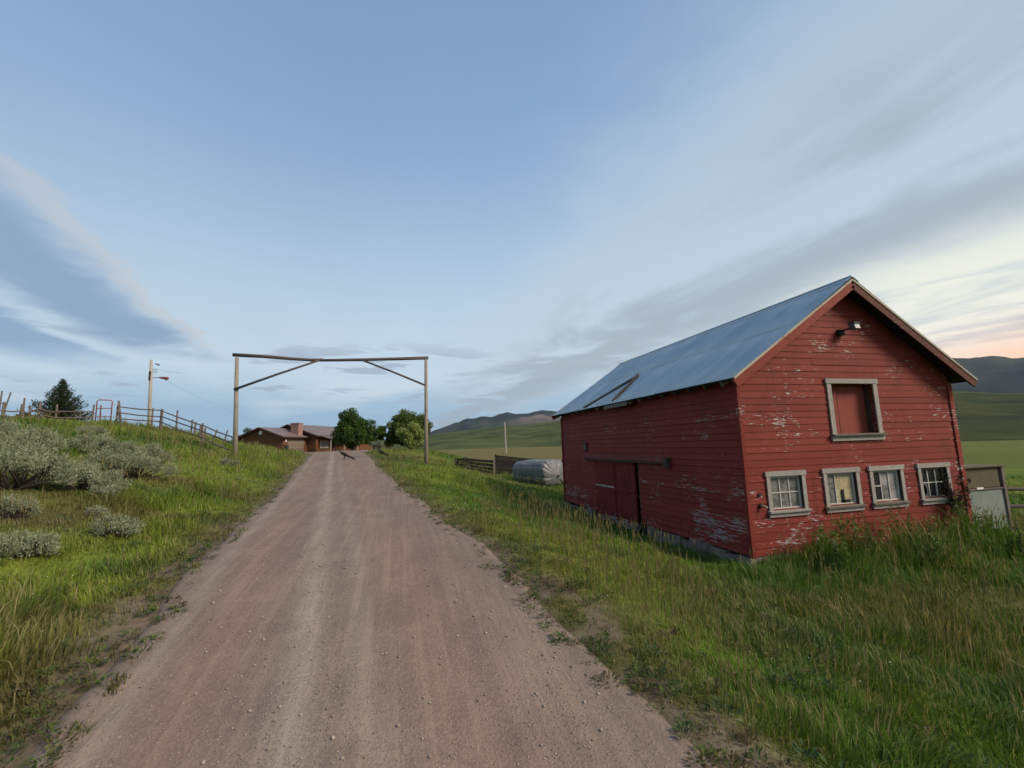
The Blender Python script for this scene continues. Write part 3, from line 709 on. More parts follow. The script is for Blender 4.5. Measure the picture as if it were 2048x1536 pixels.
# ---- side walls and back wall
def long_wall(xp, out, name, mat, holes):
    mb = MB()
    for z0, z1 in ((ZB, DZ1), (DZ1, ZW + .16)):
        for a, b_ in spans(CY + .075, CY + BL - .075, z0, z1, holes):
            mb.hexa([(xp - out * .012, a, z0), (xp - out * .012, b_, z0), (xp - out * .07, b_, z0), (xp - out * .07, a, z0), (xp - out * .012, a, z1), (xp - out * .012, b_, z1), (xp - out * .07, b_, z1), (xp - out * .07, a, z1)])
    w = mb.build(name, mat, barn)
    for k in range(int((ZW + .05 - ZB) / LAP)):
        z0 = ZB + k * LAP; z1 = z0 + LAP + .012
        for a, b_ in spans(CY, CY + BL, z0, z1, holes, .03):
            nc = max(1, int(round((b_ - a) / 3.6))); cuts = [a] + sorted(a + (b_ - a) * (i + random.uniform(-.25, .25)) / nc for i in range(1, nc)) + [b_]
            for s0, s1 in zip(cuts[:-1], cuts[1:]):
                j = random.uniform(-.004, .003); dz = random.uniform(-.005, .005)
                MB().hexa([(xp + out * (.020 + j), s0 + .0015, z0 + dz), (xp + out * (.020 + j), s1 - .0015, z0 + dz), (xp - out * .010, s1 - .0015, z0 + dz), (xp - out * .010, s0 + .0015, z0 + dz),
                           (xp + out * (.002 + j), s0 + .0015, z1 + dz), (xp + out * (.002 + j), s1 - .0015, z1 + dz), (xp - out * .010, s1 - .0015, z1 + dz), (xp - out * .010, s0 + .0015, z1 + dz)]).build('plank', mat, w)
    return w
side = long_wall(CX, -1, 'side_wall', mat_side, [(DY0 - .03, DY1 - .02, -2, DZ1 - .03)])
long_wall(CX + BW, 1, 'far_side_wall', mat_side, [])
mb = MB()
for z0, z1 in zip(lev[:-1], lev[1:]):
    w0, w1 = wall_top_x(z0, .13), wall_top_x(z1, .13)
    mb.hexa([(XM - w0, CY + BL - .06, z0), (XM + w0, CY + BL - .06, z0), (XM + w0, CY + BL, z0), (XM - w0, CY + BL, z0), (XM - w1, CY + BL - .06, z1), (XM + w1, CY + BL - .06, z1), (XM + w1, CY + BL, z1), (XM - w1, CY + BL, z1)])
back = mb.build('back_wall', mat_side, barn)
for k in range(nrow):
    z0 = ZB + k * LAP; z1 = z0 + LAP + .012; w0, w1 = wall_top_x(z0), wall_top_x(z1)
    if w1 < .08: continue
    yb = CY + BL
    MB().hexa([(XM - w0, yb, z0), (XM + w0, yb, z0), (XM + w0, yb + .022, z0), (XM - w0, yb + .022, z0), (XM - w1, yb, z1), (XM + w1, yb, z1), (XM + w1, yb + .004, z1), (XM - w1, yb + .004, z1)]).build('plank', mat_side, back)
# corner boards
for xx, yy, sx_, sy_ in ((CX - .012, CY - .012, .075, .075), (CX + BW - .05, CY - .018, .09, .05), (CX + BW + .045, CY + .02, .07, .07), (CX - .012, CY + BL + .012, .08, .08), (CX + BW + .012, CY + BL + .012, .08, .08)):
    MB().box((xx, yy, (ZB + ZW) / 2 - .01), (sx_, sy_, ZW - ZB - .02)).build('corner_board', mat_gable if yy < CY + 1 else mat_side, barn)
# foundation: uneven rubble concrete below the siding
mb = MB()
seg = 26
for i in range(seg):
    y0 = CY - .05 + (BL + .1) * i / seg; y1 = CY - .05 + (BL + .1) * (i + 1) / seg
    if y1 > DY0 - .05 and y0 < DY1: t = -1.12
    else: t = ZB + random.uniform(-.10, .03) - (.03 if y0 > 15 else 0)
    o = random.uniform(.02, .16)
    mb.hexa([(CX - o, y0, -1.7), (CX + .16, y0, -1.7), (CX + .16, y1, -1.7), (CX - o, y1, -1.7), (CX - o * .7, y0, t), (CX + .16, y0, t), (CX + .16, y1, t), (CX - o * .7, y1, t)])
mb.box((CX + BW - .07, CY + BL / 2, -1.22), (.2, BL, .96)); mb.box((XM, CY + .06, -1.23), (BW - .1, .16, .94)); mb.box((XM, CY + BL - .1, -1.23), (BW - .1, .16, .94))
mb.build('foundation', mat_stonebase, barn)
MB().box((XM, CY + BL / 2, -.80), (BW - .3, BL - .3, .06)).build('floor', mat_inner, barn)
# ---- sliding doors in two leaves under a hooded track
door_mats = mat_doorred
for i, (a, b_) in enumerate(((DY0 + .22, 13.76), (13.80, DY1))):
    mb = MB().box((CX + .045, (a + b_) / 2, (DZ0 + DZ1) / 2), (.03, b_ - a, DZ1 - DZ0))
    dr = mb.build('sliding_door', door_mats, barn)
    nb_ = 8; wdt = (b_ - a) / nb_
    for k in range(nb_):
        MB().box((CX + .012 + random.uniform(-.003, .003), a + (k + .5) * wdt, (DZ0 + DZ1) / 2 + .06 + random.uniform(-.006, .006)), (.022, wdt - .007, DZ1 - DZ0 - .14)).build('board', door_mats, dr)
    MB().box((CX - .014, (a + b_) / 2, DZ0 + .09), (.026, b_ - a - .02, .17)).build('bottom_rail', mat_oldwood, dr)
    MB().box((CX - .014, (a + b_) / 2, .12 + .03 * i), (.026, b_ - a - .04, .055)).build('middle_rail', mat_pale if i else mat_doorred, dr)
    MB().box((CX - .014, (a + b_) / 2, DZ1 - .08), (.026, b_ - a - .02, .14)).build('top_rail', door_mats, dr)
MB().box((CX - .012, 13.78, .03), (.03, .05, 2.06)).build('meeting_strip', door_mats, barn)
MB().box((CX + .02, DY0 - .055, .02), (.07, .05, 2.15)).build('door_post', mat_darkwood, barn)
MB().box((CX + .3, DY0 + .1, .0), (.02, .6, 2.1)).build('gap_shade', mat_inner, barn)  # dark sheet added to stand in for the unlit space behind the door gap
MB().hexa([(CX - .10, 10.75, 1.05), (CX - .025, 10.75, 1.05), (CX - .025, 16.13, 1.06), (CX - .10, 16.13, 1.06),
           (CX - .075, 10.75, 1.14), (CX - .025, 10.75, 1.19), (CX - .025, 16.13, 1.20), (CX - .075, 16.13, 1.15)]).build('track_hood', red_paint('worn track hood', (.13, .02, .018), (.16, .03, .025), .38, bare=(.30, .25, .22)), barn)
MB().box((CX - .07, 13.3, 1.02), (.05, 5.4, .05)).build('door_track', mat_rust, barn)
MB().box((CX - .09, 10.60, 1.04), (.10, .16, .24)).build('track_stop', mat_darkwood, barn)
MB().box((CX - .045, 15.90, 1.48), (.05, .26, .30)).build('vent_frame', mat_darkwood, barn)
MB().box((CX - .072, 15.90, 1.48), (.01, .16, .20)).build('vent_pane', mat_oldwood, barn)

# ---- roof
roof_a = math.atan2(ZR - ZE, BW / 2 + OE); SL = math.hypot(ZR - ZE, BW / 2 + OE)
mb = MB()
for s in (-1, 1):
    e = Vector((XM + s * (BW / 2 + OE - .03), 0, ZE - .035)); rdg = Vector((XM, 0, ZR - .045)); nrm = Vector((s * math.sin(roof_a), 0, math.cos(roof_a))) * .028
    y0, y1 = CY - OF + .02, CY + BL + OB - .02
    P = [e - nrm, rdg - nrm, rdg, e]
    mb.face_set([(q.x, y0, q.z) for q in P] + [(q.x, y1, q.z) for q in P], [(0, 1, 2, 3), (7, 6, 5, 4), (0, 4, 5, 1), (1, 5, 6, 2), (2, 6, 7, 3), (3, 7, 4, 0)])
roof = mb.build('roof', mat_soffit, barn)
PW = .735; NP = 15; PITCH = PW / 9.5
L_ = OF + BL + OB; PW = L_ / NP
m1 = int(PW / .0762) ; npt = m1 * 6 + 1
def panel_mesh(s, d0, d1):
    mb = MB(); vs_ = []
    for lay in (0, 1):
        for row in range(2):
            for i in range(npt):
                yv = (PW + .03) * i / (npt - 1) - .015; hgt = .0095 * math.sin(2 * math.pi * m1 * i / (npt - 1)) - lay * .0025
                dist = d0 + row * (d1 - d0)
                vs_.append((-s * (math.cos(roof_a) * dist - math.sin(roof_a) * -hgt) if False else s * ((BW / 2 + OE) - math.cos(roof_a) * dist + math.sin(roof_a) * hgt), yv, ZE + math.sin(roof_a) * dist + math.cos(roof_a) * hgt))
    fs = []
    for lay in (0, 1):
        o = lay * 2 * npt
        for i in range(npt - 1):
            q = (o + i, o + i + 1, o + npt + i + 1, o + npt + i); fs.append(q if (lay == 0) == (s < 0) else q[::-1])
    for i in range(npt - 1):
        fs.append((i, 2 * npt + i, 2 * npt + i + 1, i + 1))
    mb.face_set(vs_, fs)
    me = bpy.data.meshes.new('roof_panel'); me.from_pydata(mb.v, [], mb.f); me.polygons.foreach_set('use_smooth', [True] * len(me.polygons)); me.materials.append(mat_metal); me.update(); return me
for s in (-1, 1):
    for lo_, hi_, up_ in ((-.03, SL * .56, 0.), (SL * .51, SL, .009)):      # two courses of sheets, the upper lapped over the lower
        pm = panel_mesh(s, lo_, hi_)
        for i in range(NP):
            o = link('roof_panel', pm, roof)
            o.location = Vector((XM, CY - OF + i * PW, up_ + .004 * (i % 2) + random.uniform(0, .005))) - world_loc(roof)
mb = MB()
for s in (-1, 1):
    a = Vector((XM, 0, ZR + .028)); b2 = Vector((XM + s * .17, 0, ZR + .028 - .17 * math.tan(roof_a)))
    y0, y1 = CY - OF - .03, CY + BL + OB + .03
    mb.face_set([(a.x, y0, a.z), (b2.x, y0, b2.z), (b2.x, y1, b2.z), (a.x, y1, a.z), (a.x, y0, a.z - .006), (b2.x, y0, b2.z - .006), (b2.x, y1, b2.z - .006), (a.x, y1, a.z - .006)],
                BOXF)
mb.tube([(XM, CY - OF - .03, ZR + .03), (XM, CY + BL + OB + .03, ZR + .03)], .028, 8)
mb.build('ridge_cap', mat_metal, roof)
# rafter tails under both eaves
for s in (-1, 1):
    xw = XM + s * BW / 2; xe = XM + s * (BW / 2 + OE - .03)
    for i in range(19):
        y = CY + .12 + (BL - .24) * i / 18
        a = Vector((xw - s * .05, y, roof_z(xw) - .15 + .02)); e = Vector((xe, y, roof_z(xe) - .115))
        MB().beam(a, e, .045, .10).build('rafter_tail', mat_oldwood if random.random() < .45 else mat_darkwood, barn)
# rake boards on front and back gables, with a narrow peeled strip above
for y0, fr in ((CY - OF, -1), (CY + BL + OB, 1)):
    for s in (-1, 1):
        a = Vector((XM + s * .005, y0, ZR - .165)); e = Vector((XM + s * (BW / 2 + OE + .02), y0, ZE - .125))
        MB().beam(a, e, .028, .19, up=(0, 0, 1)).build('rake_board', mat_rake if s < 0 else mat_rake_shaded, barn)
        a = Vector((XM + s * .005, y0 + fr * .012, ZR - .055)); e = Vector((XM + s * (BW / 2 + OE + .05), y0 + fr * .012, ZE - .03))
        MB().beam(a, e, .035, .045).build('rake_strip', mat_pale, barn)
        if fr < 0:
            a = Vector((XM + s * .01, y0 + .06, ZR - .13)); e = Vector((XM + s * (BW / 2 + OE), y0 + .06, ZE - .09))
            MB().beam(a, e, .07, .09).build('fly_rafter', mat_darkwood, barn)
# things lying on the roof and a loose gutter board
def on_roof(x, y, up=.03):
    return Vector((x, y, roof_z(x) + up))
def roof_point(px_y, frac, up=.03):
    x = XM - (BW / 2 + OE) * (1 - frac); return on_roof(x, px_y, up)
pole = tag(MB().beam(roof_point(15.25, .0, .045), roof_point(13.75, .40, .06), .10, .05).build('fallen_board', mat_oldwood), 'long grey weathered board lying up the metal barn roof', 'board')
pole2 = tag(MB().tube([roof_point(13.05, .01, .05), roof_point(13.25, .15, .075), roof_point(13.4, .25, .06), roof_point(13.75, .42, .075)], [.03, .045, .035, .05], 7, .1).build('broken_pole', mat_darkwood), 'thin dark broken pole lying beside the grey board on the barn roof', 'pole')
MB().box((CX - .30, 12.85, 2.735), (.03, 1.5, .11)).build('loose_fascia', mat_oldwood, barn)

# ---- windows in the gable
mat_glass, g, b = material('dusty grey glass', (.11, .11, .10), .22, spec=.5)
p = position(g); n1 = g.noise(p, 7., 4, .6); g.put(b.inputs['Base Color'], g.mix(g.smooth(n1, .3, .7), (.085, .085, .08), (.20, .195, .175))); g.put(b.inputs['Roughness'], g.smooth(n1, .3, .7, .12, .4))
mat_dark, g, b = material('dark glass', (.018, .018, .020), .12, spec=.5)
mat_tan, g, b = material('yellowed board behind glass', (.40, .33, .19), .5); p = position(g); n1 = g.noise(p, 4., 4, .6); g.put(b.inputs['Base Color'], g.mix(g.smooth(n1, .35, .65), (.43, .36, .21), (.30, .25, .15)))
mat_film, g, b = material('pale cloudy film behind glass', (.26, .25, .25), .35); p = position(g); n1 = g.noise(p, 3., 4, .6); g.put(b.inputs['Base Color'], g.mix(g.smooth(n1, .35, .65), (.34, .32, .31), (.19, .18, .18)))
mat_bar = wood('flaking white glazing bar', (.60, .58, .52), (.45, .42, .37), (3, 3, 3))
mat_black, g, b = material('black iron', (.012, .012, .012), .7)
win_labels = ['clean six-pane window nearest the barn corner', 'window backed by a yellowed board with a black bracket', 'window with cloudy pale film over most panes', 'dark window with a broken pane beside the cabinet']
pane_kinds = [['g'] * 6, ['g', 't', 't', 'g', 't', 't'], ['d', 'f', 'f', 'd', 'g', 'f'], ['d', 'd', 'd', 'x', 'd', 'd']]   # top row then bottom row
PM = {'g': mat_glass, 't': mat_tan, 'd': mat_dark, 'f': mat_film, 'x': mat_black}
for wi, x in enumerate(WINX):
    t = .09; yf = CY - .046
    win = MB().frame(x, x + WW, WB + .005, WT - .005, (t, t, .115, .10), yf, yf + .025).build('window', mat_trim, barn); tag(win, win_labels[wi])
    MB().box((x + WW / 2, yf + .008, WT - .05), (WW + .05, .040, .10)).build('head_trim', mat_trim, win)
    MB().box((x + WW / 2, yf - .012, WB + .10), (WW + .06, .085, .035), rx=.12).build('sill', mat_oldwood if wi in (1, 2) else mat_trim, win)
    MB().box((x + WW / 2, yf + .010, WB + .038), (WW + .02, .030, .088)).build('apron', mat_trim, win)
    ix0, ix1, iz0, iz1 = x + .09, x + WW - .09, WB + .118, WT - .10
    ys = CY + .045; mb = MB().frame(ix0, ix1, iz0, iz1, (.044, .044, .05, .044), ys - .016, ys + .016)
    mb.build('sash', mat_bar if wi != 3 else mat_oldwood, win)
    MB().box((ix1 + .004, CY + .02, (iz0 + iz1) / 2), (.008, .10, iz1 - iz0)).build('jamb', mat_darkwood, win)
    MB().box((ix0 - .004, CY + .02, (iz0 + iz1) / 2), (.008, .10, iz1 - iz0)).build('jamb', mat_darkwood, win)
    gx0, gx1, gz0, gz1 = ix0 + .044, ix1 - .044, iz0 + .05, iz1 - .044
    pw, ph = (gx1 - gx0) / 3, (gz1 - gz0) / 2
    bars = [1, 2] if wi != 1 else [1]
    for k in bars: MB().box((gx0 + k * pw, ys - .002, (gz0 + gz1) / 2), (.020, .026, gz1 - gz0)).build('glazing_bar', mat_bar, win)
    if wi == 2: MB().box((gx0 + pw / 2, ys - .002, gz0 + ph), (pw - .024, .024, .020)).build('glazing_bar', mat_bar, win)
    elif wi != 1: MB().box(((gx0 + gx1) / 2, ys - .003, gz0 + ph), (gx1 - gx0, .024, .020)).build('glazing_bar', mat_bar, win)
    for k in range(6):
        c_, r_ = k % 3, 1 - k // 3; kind = pane_kinds[wi][k]
        x0, x1, z0, z1 = gx0 + c_ * pw, gx0 + (c_ + 1) * pw, gz0 + r_ * ph, gz0 + (r_ + 1) * ph
        if kind == 'x':     # broken pane: jagged shard left round a hole
            cxp, czp = (x0 + x1) / 2, (z0 + z1) / 2; nseg = 12; vs_ = []; fs = []
            for i in range(nseg):
                a = 2 * math.pi * i / nseg; ox, oz = math.cos(a), math.sin(a); kx = 1 / max(abs(ox), abs(oz)); rr = random.uniform(.55, .9)
                vs_ += [(cxp + ox * kx * pw / 2, ys + .004, czp + oz * kx * ph / 2), (cxp + ox * pw / 2 * rr, ys + .004, czp + oz * ph / 2 * rr)]
            for i in range(nseg): fs.append((2 * i, 2 * ((i + 1) % nseg), 2 * ((i + 1) % nseg) + 1, 2 * i + 1))
            MB().face_set(vs_, fs).build('pane', mat_glass, win)
        else:
            MB().box(((x0 + x1) / 2, ys + .006, (z0 + z1) / 2), (x1 - x0 - .004, .005, z1 - z0 - .004), rz=random.uniform(-.008, .008)).build('pane', PM[kind], win)
    MB().box(((ix0 + ix1) / 2, CY + .12, (iz0 + iz1) / 2), (ix1 - ix0 + .1, .02, iz1 - iz0 + .1)).build('backing', mat_black, win)  # black sheet standing in for the unlit interior behind the panes
    if wi == 1:
        MB().box((gx0 + 1.75 * pw, ys - .016, gz0 + .14), (.055, .012, .28)).box((gx0 + 2.05 * pw, ys - .016, gz0 + .03), (.22, .012, .06)).build('bracket', mat_black, win)
# ---- loft opening with two faded boards drawn back inside
t = .115; yf = CY - .046; mb = MB().frame(LX, LX + LW, LB + .005, LT - .005, (t, t, .14, .11), yf - .003, yf + .027)
loft = mb.build('loft_opening', mat_trim, barn); tag(loft, 'pale framed loft opening closed by faded red boards')
MB().box((LX + LW / 2, yf + .008, LT - .055), (LW + .06, .045, .11)).build('head_trim', mat_trim, loft)
MB().box((LX + LW / 2, yf - .02, LB + .13), (LW + .07, .11, .035), rx=.15).build('sill', mat_oldwood, loft)
MB().box((LX + LW / 2, yf + .006, LB + .055), (LW + .05, .036, .11)).build('apron', mat_trim, loft)
oz0, oz1 = LB + .15, LT - .11
for sx0 in (LX + .11 - .006, LX + LW - .11 + .006):
    MB().box((sx0, CY + .13, (oz0 + oz1) / 2), (.012, .26, oz1 - oz0)).build('jamb', mat_darkwood, loft)
bx0 = LX + .11; bw_ = (LW - .22)
MB().box((bx0 + bw_ * .145, CY + .17, (oz0 + oz1) / 2), (bw_ * .29, .03, oz1 - oz0)).build('board', mat_loft, loft)
MB().box((bx0 + bw_ * .66, CY + .20, (oz0 + oz1) / 2), (bw_ * .66, .03, oz1 - oz0)).build('board', mat_loft, loft)
MB().box((bx0 + bw_ / 2, CY + .28, (oz0 + oz1) / 2), (bw_ + .2, .02, oz1 - oz0 + .1)).build('backing', mat_inner, loft)
# ---- flood lamp, junction box and light by the corner
lamp = thing('flood_lamp', (XM + .02, CY - .02, 3.98), 'grey flood lamp on a bracket under the barn peak', 'lamp')
mat_lampgrey, g, b = material('weathered grey enamel', (.10, .11, .10), .5); mat_lens, g, b = material('dusty lens', (.16, .18, .17), .25)
MB().box((XM - .14, CY - .05, 3.92), (.15, .07, .13)).build('junction_box', mat_black, lamp)
MB().tube([(XM - .12, CY - .08, 3.95), (XM - .05, CY - .20, 3.98), (XM + .02, CY - .24, 4.02)], .018, 8).build('arm', mat_black, lamp)
MB().hexa([(XM - .05, CY - .20, 3.94), (XM + .07, CY - .20, 3.94), (XM + .07, CY - .30, 3.94), (XM - .05, CY - .30, 3.94), (XM - .07, CY - .18, 4.12), (XM + .11, CY - .18, 4.12), (XM + .11, CY - .34, 4.10), (XM - .07, CY - .34, 4.10)]).build('housing', mat_lampgrey, lamp)
MB().box((XM + .01, CY - .325, 4.02), (.14, .012, .13), rx=-.25).build('lens', mat_lens, lamp)
fix = thing('wall_light', (7.20, CY - .02, .22), 'small rusty light fitting beside the clean six-pane window', 'light fitting')
MB().tube([(7.19, CY - .02, .24), (7.19, CY - .06, .24)], .045, 10).build('base', mat_rust, fix)
MB().tube([(7.19, CY - .06, .24), (7.22, CY - .11, .23), (7.25, CY - .12, .20)], [.018, .018, .026], 8).build('arm', mat_trim, fix)
con = tag(MB().tube([(7.19, CY - .026, .46), (7.19, CY - .05, .46)], .038, 10).build('conduit_cap', mat_rust), 'round dark cap above the small wall light fitting', 'conduit cap')
# ============================================================ helpers for foliage
def gz(x, y):
    return float(ground_z(np.array([x]), np.array([y]))[0])
def cards(P, D, L, Wd, C, rng):
    """one diamond leaf per row: base P, direction D (unit), length L, width Wd, colour C"""
    n = len(P); side = np.cross(D, rng.normal(size=(n, 3))); side /= np.linalg.norm(side, axis=1, keepdims=True) + 1e-9
    v = np.empty((n, 4, 3)); mid = P + D * L[:, None] * .5
    v[:, 0] = P; v[:, 1] = mid + side * Wd[:, None] * .5; v[:, 2] = P + D * L[:, None]; v[:, 3] = mid - side * Wd[:, None] * .5
    b = (np.arange(n) * 4)[:, None]
    f = np.concatenate([b + np.array([0, 1, 2]), b + np.array([0, 2, 3])], 0)
    return v.reshape(-1, 3), f, np.repeat(C, 4, 0)
def unit(v):
    return v / (np.linalg.norm(v, axis=1, keepdims=True) + 1e-9)
mat_leaf = foliage_material('tree leaf', .3, .55)
mat_sage = foliage_material('sagebrush leaf', .15, .8)
mat_bark = wood('grey brown bark', (.10, .075, .055), (.055, .042, .034), (4, 4, 1))
mat_stem = wood('dark sage stem', (.055, .042, .034), (.03, .024, .02), (4, 4, 1))
def limbs(base, tips, r, mat, parent, name='trunk', split=.4):
    mb = MB(); base = Vector(base)
    for i, t in enumerate(tips):
        t = Vector(t); fork = base.lerp(t, split) + Vector((random.uniform(-.1, .1), random.uniform(-.1, .1), 0)) * (t - base).length
        fork.x = base.x + (fork.x - base.x) * .45; fork.y = base.y + (fork.y - base.y) * .45
        mid = fork.lerp(t, .5) + Vector((random.uniform(-.1, .1), random.uniform(-.1, .1), random.uniform(0, .12))) * (t - fork).length
        mb.tube([base - Vector((0, 0, .2)), fork, mid, t], [r, r * .7, r * .42, r * .12], 7, .08)
    return mb.build(name, mat, parent)
def tree(name, base, h, rx, ry, label, cols, nleaf, leaf, seed, nlobe=46, low=.12, droop=0., cat='tree', group=None, dens=1.):
    rng = np.random.default_rng(seed); base = Vector(base)
    t = thing(name, base, label, cat, group)
    cz = base.z + h * (low + (1 - low) * .5); rz = h * (1 - low) * .5
    u = unit(rng.normal(size=(nlobe, 3))) * (rng.random((nlobe, 1)) ** .45)
    u[:, 2] = np.where(u[:, 2] < 0, u[:, 2] * .95, u[:, 2])
    L = np.stack([base.x + u[:, 0] * rx * .84, base.y + u[:, 1] * ry * .84, cz + u[:, 2] * rz * .86], 1)
    lr = rng.uniform(.13, .27, nlobe) * min(rx, rz) * 1.25
    k = rng.integers(0, nlobe, nleaf); d = unit(rng.normal(size=(nleaf, 3))); d[:, 2] *= .85
    P = L[k] + d * (lr[k] * rng.random(nleaf) ** .35)[:, None]
    D = unit(d * .6 + rng.normal(size=(nleaf, 3)) * .7 + np.array([0, 0, -.25 - droop]))
    mixc = np.clip(rng.normal(.5, .22, nleaf) + (rng.random(nlobe)[k] - .5) * .7, 0, 1)
    C = lerp3(cols[0], cols[1], mixc)
    v, f, c = cards(P, D, rng.uniform(.7, 1.3, nleaf) * leaf, rng.uniform(.5, .8, nleaf) * leaf, C, rng)
    tips = L[rng.permutation(nlobe)[:9]]
    limbs(base, tips, .035 * h, mat_bark, t)
    mesh_np('crown', v - np.array(base)[None], f, mat_leaf, c, False, t)
    return t
G1, G2 = (.030, .062, .012), (.085, .135, .026)
tree('leafy_tree', (-4.9, 58, gz(-4.9, 58)), 5.0, 2.7, 2.3, 'dark dense leafy tree in front of the brown house', (G1, G2), 22000, .24, 21, 60, .02)
tree('leafy_tree', (-2.6, 61, gz(-2.6, 61)), 3.7, 1.6, 1.6, 'smaller tree joined to the dark tree, right of its crown', ((.040, .075, .015), (.09, .14, .028)), 7000, .2, 22, 30, .06)
tree('leafy_tree', (1.75, 62, gz(1.75, 62)), 5.2, 3.1, 2.6, 'broad olive-green tree behind the gate post nearest the barn', ((.065, .092, .016), (.135, .165, .034)), 26000, .24, 23, 84, .02)
tree('leafy_bush', (-1.0, 63, gz(-1, 63)), 2.9, 1.3, 1.3, 'light green bush filling the gap between the two big trees', ((.09, .13, .025), (.155, .19, .04)), 4500, .18, 24, 22, .02, cat='bush')
tree('willow_bush', (1.5, 45, gz(1.5, 45)), 2.9, 1.5, 1.2, 'pale yellow-green willow bush just beyond the gate', ((.19, .235, .06), (.29, .33, .11)), 11000, .17, 25, 26, .0, .1, cat='bush')
tree('silver_bush', (-2.1, 55, gz(-2.1, 55)), 1.25, 1.0, .8, 'small silvery bush at the foot of the dark tree', ((.20, .23, .17), (.30, .33, .26)), 3500, .10, 26, 20, .0, cat='bush')
tree('leafy_bush', (-21.9, 76, gz(-21.9, 76)), 4.3, 1.5, 1.4, 'green treetop showing above the garage roof', ((.06, .085, .02), (.10, .125, .035)), 3500, .2, 27, 20, .1, cat='bush')
# conifer on the bank
def conifer(base, h, r, label, seed):
    rng = np.random.default_rng(seed); base = Vector(base); t = thing('conifer', base, label, 'tree')
    MB().tube([base - Vector((0, 0, .3)), base + Vector((.03, 0, h * .5)), base + Vector((0, 0, h * .96))], [.13, .09, .015], 8).build('trunk', mat_bark, t)
    P = []; D = []; C = []
    nb = 260; bm_ = MB()
    for i in range(nb):
        f = (i + .5) / nb; z = h * (.03 + .93 * f); a = i * 2.4 + rng.normal(0, .3)
        ln = r * (1 - f) ** 1.05 * rng.uniform(.62, 1.18) + .03
        d = np.array([math.cos(a), math.sin(a), .28 + .5 * f])
        n = int(60 * (ln / r) + 16); s = rng.random(n) ** .7
        pts = np.array(base)[None] + np.array([0, 0, z])[None] + d[None] * (s * ln)[:, None] + rng.normal(0, .045 * h / 4, (n, 3)) + np.array([0, 0, .18 * ln])[None] * (s ** 2)[:, None]
        P.append(pts); D.append(unit(d[None] * .7 + rng.normal(size=(n, 3)) * .45 + np.array([0, 0, .55])[None])); C.append(lerp3((.022, .034, .018), (.055, .066, .030), np.clip(rng.normal(.5, .25, n), 0, 1)))
        if i % 3 == 0:
            bm_.tube([base + Vector((0, 0, z)), base + Vector((d[0] * ln * .8, d[1] * ln * .8, z + d[2] * ln * .8))], [.02, .006], 5)
    P, D, C = np.concatenate(P), np.concatenate(D), np.concatenate(C); n = len(P)
    sc = .35 + .65 * (1 - (P[:, 2] - base.z) / h).clip(0, 1)
    v, f, c = cards(P, D, rng.uniform(.18, .34, n) * sc, rng.uniform(.06, .11, n) * sc, C, rng)
    bm_.build('branches', mat_bark, t); mesh_np('crown', v - np.array(base)[None], f, mat_leaf, c, False, t)
conifer((-26.6, 45, gz(-26.6, 45)), 8.25 - gz(-26.6, 45), 1.95, 'dark pointed conifer standing behind the bank fence', 31)
# low scrub behind the fence
for i, (x, y, h, rr) in enumerate(((-24.2, 38, .8, .7), (-29.5, 43, 1.0, .9), (-19.5, 46, 1.0, 1.0))):
    tree('scrub_bush', (x, y, gz(x, y)), h, rr, rr, ['low olive scrub left of the conifer by the fence', 'low olive scrub at the outer left end of the fence', 'low dark scrub at the foot of the power pole'][i], ((.06, .066, .03), (.10, .10, .05)), 1500, .12, 60 + i, 14, 0, cat='bush')

